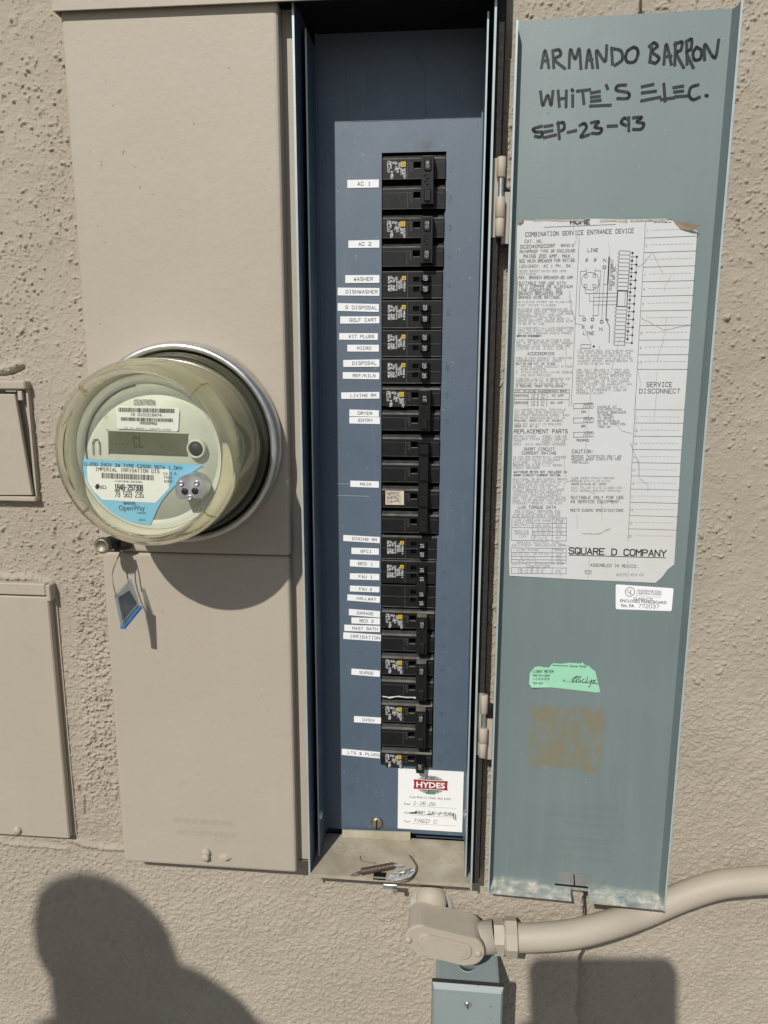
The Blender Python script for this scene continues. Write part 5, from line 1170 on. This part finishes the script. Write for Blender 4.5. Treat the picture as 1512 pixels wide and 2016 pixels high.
ring_o = [atz(x, y, TZ + .0022 + random.uniform(0, .0035)) for x, y in o_]; n = len(o_)
mid = [l(q, atz(793, 1722, TZ + .003), .45) + Vector((0, 0, random.uniform(-.001, .0022))) for q in ring_o]; inn = [l(q, atz(793, 1722, TZ + .003), .72) for q in ring_o]
for A, B in ((ring_o, mid), (mid, inn)):
    for i in range(n): mb.poly([A[i], A[(i + 1) % n], B[(i + 1) % n], B[i]])
bmesh.ops.remove_doubles(mb.bm, verts=mb.bm.verts, dist=1e-6); bmesh.ops.solidify(mb.bm, geom=mb.bm.faces[:], thickness=.0005)
mb.build('foil_plate', 'crumpled foil', foil)
mb = MB(); mb.tube(arc([atz(806, 1684, TZ + .0016), atz(813, 1693, TZ + .002), atz(820, 1707, TZ + .003), atz(816, 1719, TZ + .004), atz(806, 1731, TZ + .004), atz(790, 1735, TZ + .003), atz(762, 1732, TZ + .003)]), .0007, 6)
mb.tube(arc([atz(709, 1686, TZ + .0008), atz(710, 1692, TZ + .0008), atz(718, 1696, TZ + .0008), atz(740, 1699, TZ + .0008)]), .00035, 5); mb.build('bent_wire', 'rusty spring steel', foil)

# ------------------------------------------------------------------ conduit with elbow fitting, junction box
cond = thing('conduit', 'tan painted conduit with oval elbow fitting curving along the wall below the door', 'conduit', tuple(at(880, 1880, WL)))
YC = WL - .026
path = [at(1000, 1846, YC), at(1060, 1845, YC), at(1130, 1838, YC + .003), at(1200, 1820, YC + .012), at(1270, 1796, -.034), at(1340, 1766, -.031), at(1410, 1743, -.030), at(1470, 1735, -.030), at(1540, 1731, -.030), at(1680, 1728, -.030)]
mb = MB(); mb.tube(smoothp([tuple(p) for p in path]), .0135, 24); mb.build('pipe', 'tan painted steel', cond)
mb = MB(); x0 = at(972, 1843, YC); x1 = at(1018, 1845, YC); axx = (x1 - x0).normalized(); LL = (x1 - x0).length
mb.lathe([(0, 0), (.0172, 0), (.0172, LL * .42), (.0150, LL * .42)], x0, 6, axx, False); mb.lathe([(.0150, LL * .40), (.0165, LL * .48), (.0185, LL * .50), (.0185, LL * .97), (.0165, LL), (.0130, LL)], x0, 8, axx, False)
mb.build('compression_nut', 'tan painted steel', cond)
mb = MB(); q = at(850, 1800, WL - .004); mb.lathe([(.0235, 0), (.0225, .003), (.0195, .0050), (.0165, .0052)], Vector((q.x, WL + .001, q.z + .006)), 28); mb.build('caulk_ring', 'pale crust', cond)
# elbow body: stadium prism between wall and cover, cover plate, gasket lip, bushing behind
YLF = WL - .050
e0 = at(829, 1851, YLF); e1 = at(921, 1874, YLF); er = .0155
def stad(c0, c1, r, n=12):
    d = Vector((c1.x - c0.x, c1.z - c0.z)).normalized(); a = math.atan2(d.y, d.x); o = []
    for i in range(n + 1): t = a - math.pi / 2 + math.pi * i / n; o.append((c1.x + r * math.cos(t), c1.z + r * math.sin(t)))
    for i in range(n + 1): t = a + math.pi / 2 + math.pi * i / n; o.append((c0.x + r * math.cos(t), c0.z + r * math.sin(t)))
    return o
mb = MB(); mb.prism(stad(e0, e1, er * .93), YLF + .0052, YLF + .036, .0015)
for f in mb.bm.faces: f.smooth = False
hb = at(935, 1848, YC); mb.tube([Vector((e1.x - .012, YC, (hb.z + e1.z) / 2 + .001)), hb, x0 + axx * .001], [.0150, .0150, .0160], 20)
elb = mb.build('elbow_body', 'tan painted steel', cond)
mb = MB(); mb.prism(stad(e0, e1, er * 1.06), YLF, YLF + .0046, .0018); a = l(e0, e1, .12); b = l(e0, e1, .88); mb.prism(stad(a, b, er * .62), YLF - .0022, YLF + .0005, .0016); a = l(e0, e1, .15); b = l(e0, e1, .85)
mb.mat(0); mb.prism(stad(a, b, er * .40), YLF - .0030, YLF, .0007); elc = mb.build('elbow_cover', 'tan painted steel', elb)
for px, py in ((804, 1850), (941, 1877)):
    q = at(px, py, YLF); mb = MB(); mb.lathe([(.0034, 0), (.0034, .0012), (.0026, .0022), (0, .0025)], (q.x, YLF, q.z), 16); mb.box(q.x - .0022, q.x + .0022, YLF - .0028, YLF - .002, q.z - .0004, q.z + .0004); mb.build('cover_screw', 'tan painted steel', elb)
mb = MB(); q = at(848, 1800, WL - .02); mb.lathe([(.0170, 0), (.0165, .004), (.0150, .018), (.0, .020)], Vector((q.x, WL + .004, q.z + .004)), 24); mb.build('wall_bushing', 'tan painted steel', cond)

jb = thing('junction_box', 'grey weatherproof junction box with a screwed cover under the conduit elbow', 'junction box', tuple(at(920, 2016, WL - .05)))
YJ = WL - .062
j0 = at(851, 1942, YJ); j1 = at(992, 1948, YJ); zj = at(920, 1944, YJ).z; JH = .115
mb = MB(); mb.box(j0.x + .0030, j1.x - .0030, YJ + .0075, WL - .001, zj - JH + .003, zj - .003, .003, 2); jbb = mb.build('box_body', 'grey box enamel', jb)
mb = MB(); mb.box(j0.x - .0004, j1.x + .0004, YJ + .0038, YJ + .0075, zj - JH, zj + .0008); mb.build('gasket', 'gasket foam', jb)
mb = MB(); b_ = .0045
mb.hexa([(j0.x, YJ + .0036, zj - JH), (j1.x, YJ + .0036, zj - JH), (j1.x, YJ + .0036, zj), (j0.x, YJ + .0036, zj), (j0.x + b_ * .5, YJ, zj - JH + b_), (j1.x - b_ * .5, YJ, zj - JH + b_), (j1.x - b_ * .5, YJ, zj - b_), (j0.x + b_ * .5, YJ, zj - b_)])
mb.build('cover_plate', 'grey box enamel', jb)
q = at(921, 1977, YJ); mb = MB(); mb.lathe([(.0036, 0), (.0034, .001), (.002, .0019), (0, .002)], (q.x, YJ, q.z), 18); s_ = mb.build('cover_screw', 'bare zinc', jb); mb = MB(); mb.box(q.x - .0005, q.x + .0005, YJ - .0022, YJ - .0012, q.z - .0032, q.z + .0032); mb.build('slot', 'dark gap', s_)
zt_ = zj - .003; q = atz(920, 1900, zt_); mb = MB(); mb.lathe([(.0090, 0), (.0090, .0006), (.0082, .0006), (.0082, .0002), (0, .0002)], (q.x, q.y, zt_), 28, Vector((0, 0, 1))); mb.build('knockout', 'grey box enamel', jbb)

# ------------------------------------------------------------------ cable boxes at the left edge
lo = thing('utility_box', 'lower left beige utility box with a flat screwed cover', 'utility box', tuple(at(60, 1655, WL)), 'utility boxes at the left edge')
YU = WL - .011
A, B, Cc = at(93, 1176, YU), at(138, 1652, YU), at(96, 1150, YU)
xr = (A.x + B.x) / 2
xl = xr - .30
mb = MB(); mb.box(xl, xr, YU, YU + .009, B.z, A.z, .0012); mb.build('box_cover', 'tan painted steel', lo)
mb = MB(); mb.box(xl, xr - .002, YU - .0005, WL + .002, A.z + .0015, Cc.z, .001); mb.box(xr - .0015, xr + .003, YU - .001, WL + .002, A.z - .004, Cc.z - .001, .0008); mb.build('top_flange', 'tan painted steel', lo)
mb = MB(); mb.box(xl, xr + .0035, YU + .009, WL + .002, B.z - .001, A.z); mb.build('box_body', 'tan painted steel', lo)
q = at(35, 1634, YU); mb = MB(); mb.lathe([(.0044, 0), (.0044, .0018), (.0032, .0030), (0, .0033)], (q.x, YU, q.z), 18); mb.box(q.x - .0026, q.x + .0026, YU - .0037, YU - .0028, q.z - .0005, q.z + .0005); mb.build('cover_screw', 'tan painted steel', lo)
up = thing('utility_box', 'upper left beige utility box with a crooked cover slipping out of its frame', 'utility box', tuple(at(30, 985, WL)), 'utility boxes at the left edge')
YU = WL - .010
T, Bq = at(48, 750, YU), at(67, 986, YU); xr = (T.x + Bq.x) / 2 + .001; xl = xr - .2; zt, zb_ = T.z, Bq.z
mb = MB(); mb.box(xl, xr, YU - .001, WL + .002, zt - .008, zt, .0012); mb.box(xl, xr, YU, WL + .002, zb_ - .001, zb_ + .004, .001); mb.box(xr - .0024, xr - .0005, YU + .004, WL + .002, zb_ + .0041, zt - .0081); mb.box(xl, xr - .0025, WL - .0006, WL + .001, zb_ + .0041, zt - .0081)
mb.build('box_frame', 'tan painted steel', up)
c_ = [at(-300, 772, YU), at(30, 776, YU), at(64, 975, YU), at(-300, 975, YU)]
mb = MB(); mb.prism([(v.x, v.z) for v in c_], YU - .001, YU + .003, .0008); mb.build('box_cover', 'tan painted steel', up)
mb = MB(); q = at(35, 772, YU - .001); mb.box(q.x - .002, q.x + .0025, YU + .001, YU + .006, q.z - .008, q.z + .001, .0006); mb.box(q.x - .012, q.x - .002, YU - .001, YU + .002, q.z + .0005, q.z + .0013); mb.build('cover_tab', 'pale crust', up)

# ------------------------------------------------------------------ the unseen photographer, a figure shaped to cast the shadows on the wall
def skin(name, verts, edges, mat, parent, sub=2):
    me = bpy.data.meshes.new(name); me.from_pydata([v[:3] for v in verts], edges, []); o = bpy.data.objects.new(name, me); C.objects.link(o)
    o.modifiers.new('s', 'SKIN')
    for i, v in enumerate(verts): me.skin_vertices[0].data[i].radius = (v[3], v[4] if len(v) > 4 else v[3]); me.skin_vertices[0].data[i].use_root = (i == 0)
    m = o.modifiers.new('d', 'SUBSURF'); m.levels = sub; m.render_levels = sub
    dg = bpy.context.evaluated_depsgraph_get(); ne = bpy.data.meshes.new_from_object(o.evaluated_get(dg)); bpy.data.objects.remove(o)
    ne.materials.append(MATS[mat]) if not ne.materials else None
    for p in ne.polygons: p.use_smooth = True
    return link(name, ne, parent, Vector((0, 0, 0)))
tgt = at(212, 1945, WL); HD = .90; HC = tgt - Vector((.32, 1, -.885)) * HD
per = thing('person', 'unseen photographer in a dark shirt, cap and shoulders shaped for the wall shadow', 'person', (HC.x - .03, HC.y - .12, GROUND))
hx, hy, hz = HC
sh = hz - .27
S_ = lambda x, y, t: at(x, y, WL) - Vector((.32, 1, -.885)) * t
rs, re = S_(330, 1990, .93), S_(470, 2110, .86)
ls = S_(165, 2010, .96)
PH = CAM - FW * .0075
phb = PH - UP * .075 - RT * .024
bodyv = [(hx - .03, hy - .12, GROUND + .92, .15, .11), (hx - .03, hy - .12, GROUND + 1.12, .14, .10), (hx - .02, hy - .11, sh - .06, .17, .11), (hx - .01, hy - .07, sh + .05, .065), (hx + .01, hy - .03, hz - .10, .082), (hx, hy, hz - .01, .076, .092), (hx + .01, hy - .005, hz + .065, .070, .085),
 (rs.x, rs.y, rs.z, .078), (re.x, re.y, re.z, .060), (phb.x - .02, phb.y - .09, phb.z - .09, .034), (phb.x + .035, phb.y - .022, phb.z - .07, .030),
 (ls.x, ls.y, ls.z, .062), (hx + .02, hy + .06, sh - .20, .046), (phb.x - .24, phb.y - .07, phb.z - .08, .034), (phb.x - .120, phb.y - .022, phb.z - .02, .032),
 (hx + .07, hy - .12, GROUND + .86, .09), (hx + .08, hy - .10, GROUND + .48, .062), (hx + .08, hy - .13, GROUND + .09, .042), (hx + .09, hy - .02, GROUND + .035, .034),
 (hx - .13, hy - .12, GROUND + .86, .09), (hx - .15, hy - .10, GROUND + .48, .062), (hx - .16, hy - .13, GROUND + .09, .042), (hx - .18, hy - .02, GROUND + .035, .034)]
bodye = [(0, 1), (1, 2), (2, 3), (3, 4), (4, 5), (5, 6), (2, 7), (7, 8), (8, 9), (9, 10), (2, 11), (11, 12), (12, 13), (13, 14), (0, 15), (15, 16), (16, 17), (17, 18), (0, 19), (19, 20), (20, 21), (21, 22)]
skin('body', bodyv, bodye, 'skin', per)
skin('shirt', [(v[0], v[1], v[2], v[3] * 1.10 + .006, (v[4] if len(v) > 4 else v[3]) * 1.10 + .006) for v in (bodyv[i] for i in (1, 2, 7, 8, 11, 12))], [(0, 1), (1, 2), (2, 3), (1, 4), (4, 5)], 'shirt', per)
skin('trousers', [(v[0], v[1], v[2], v[3] * 1.12 + .006, (v[4] if len(v) > 4 else v[3]) * 1.12 + .006) for v in (bodyv[i] for i in (0, 15, 16, 17, 19, 20, 21))], [(0, 1), (1, 2), (2, 3), (0, 4), (4, 5), (5, 6)], 'trousers', per)
skin('hair', [(hx, hy - .025, hz + .02, .080, .085), (hx + .005, hy - .015, hz + .085, .074, .082)], [(0, 1)], 'hair', per)
cap = MB(); capc = Vector((hx, hy - .01, hz + .045))  # cap and bill added, sized to fill out the head's shadow
cap.lathe([(.080, -.01), (.081, .012), (.074, .040), (.054, .062), (.026, .072), (0, .074)], capc, 32, Vector((0, 0, 1)))
bd = Vector((.80, .55, -.32)).normalized(); bs = Vector((-.55, .80, 0)).normalized()
rim = [capc + bd * (.050 + .045 * math.sin(math.radians(a))) + bs * .075 * math.cos(math.radians(a)) for a in range(0, 181, 15)]
cap.poly(rim); cap.poly([p - Vector((0, 0, .003)) for p in rim][::-1]); cap.build('cap', 'shirt', per)
for i in range(4):          # left hand fingers round the phone's left side; right hand fingers round its right side
    b0 = PH - UP * (.060 + i * .019) - RT * .150 - FW * .014
    skin('finger', [(*b0, .0095), (*(b0 + RT * .004 + FW * .012), .009), (*(b0 + RT * .026 + FW * .016), .0075)], [(0, 1), (1, 2)], 'skin', per, 1)
    b0 = PH - UP * (.110 + i * .018) + RT * .024 - FW * .014
    skin('finger', [(*b0, .0095), (*(b0 - RT * .004 + FW * .012), .009), (*(b0 - RT * .024 + FW * .016), .0075)], [(0, 1), (1, 2)], 'skin', per, 1)
o = PH
def pp_(a, b, c): return o + RT * a + UP * b - FW * c
TW, TH, TR_ = .156, .235, .016
prof = []
for cx_, cy_, a0 in ((.016 - TR_, .016 - TR_, 0), (.016 - TW + TR_, .016 - TR_, 90), (.016 - TW + TR_, .016 - TH + TR_, 180), (.016 - TR_, .016 - TH + TR_, 270)):
    for i in range(6): t = math.radians(a0 + i * 18); prof.append((cx_ + TR_ * math.cos(t), cy_ + TR_ * math.sin(t)))
ph = thing('shadow_slab', 'black tablet held up by the photographer', 'shadow_slab', tuple(pp_(-.07, -.219, .0045)))  # added wide slab; its outline makes the phone and hand shadow
mb = MB(); fa = [mb.bm.verts.new(pp_(a, b, 0)) for a, b in prof]; fb_ = [mb.bm.verts.new(pp_(a, b, .008)) for a, b in prof]; n = len(prof)
mb._new([mb.bm.faces.new(fa), mb.bm.faces.new(fb_[::-1])] + [mb.bm.faces.new((fa[i], fb_[i], fb_[(i + 1) % n], fa[(i + 1) % n])) for i in range(n)])
mb.build('slab_case', 'phone black', ph)
mb = MB(); mb.lathe([(.0052, 0), (.0052, .0012), (0, .0012)], PH + FW * 0.0, 16, FW); mb.build('lens_ring', 'edge steel', ph)
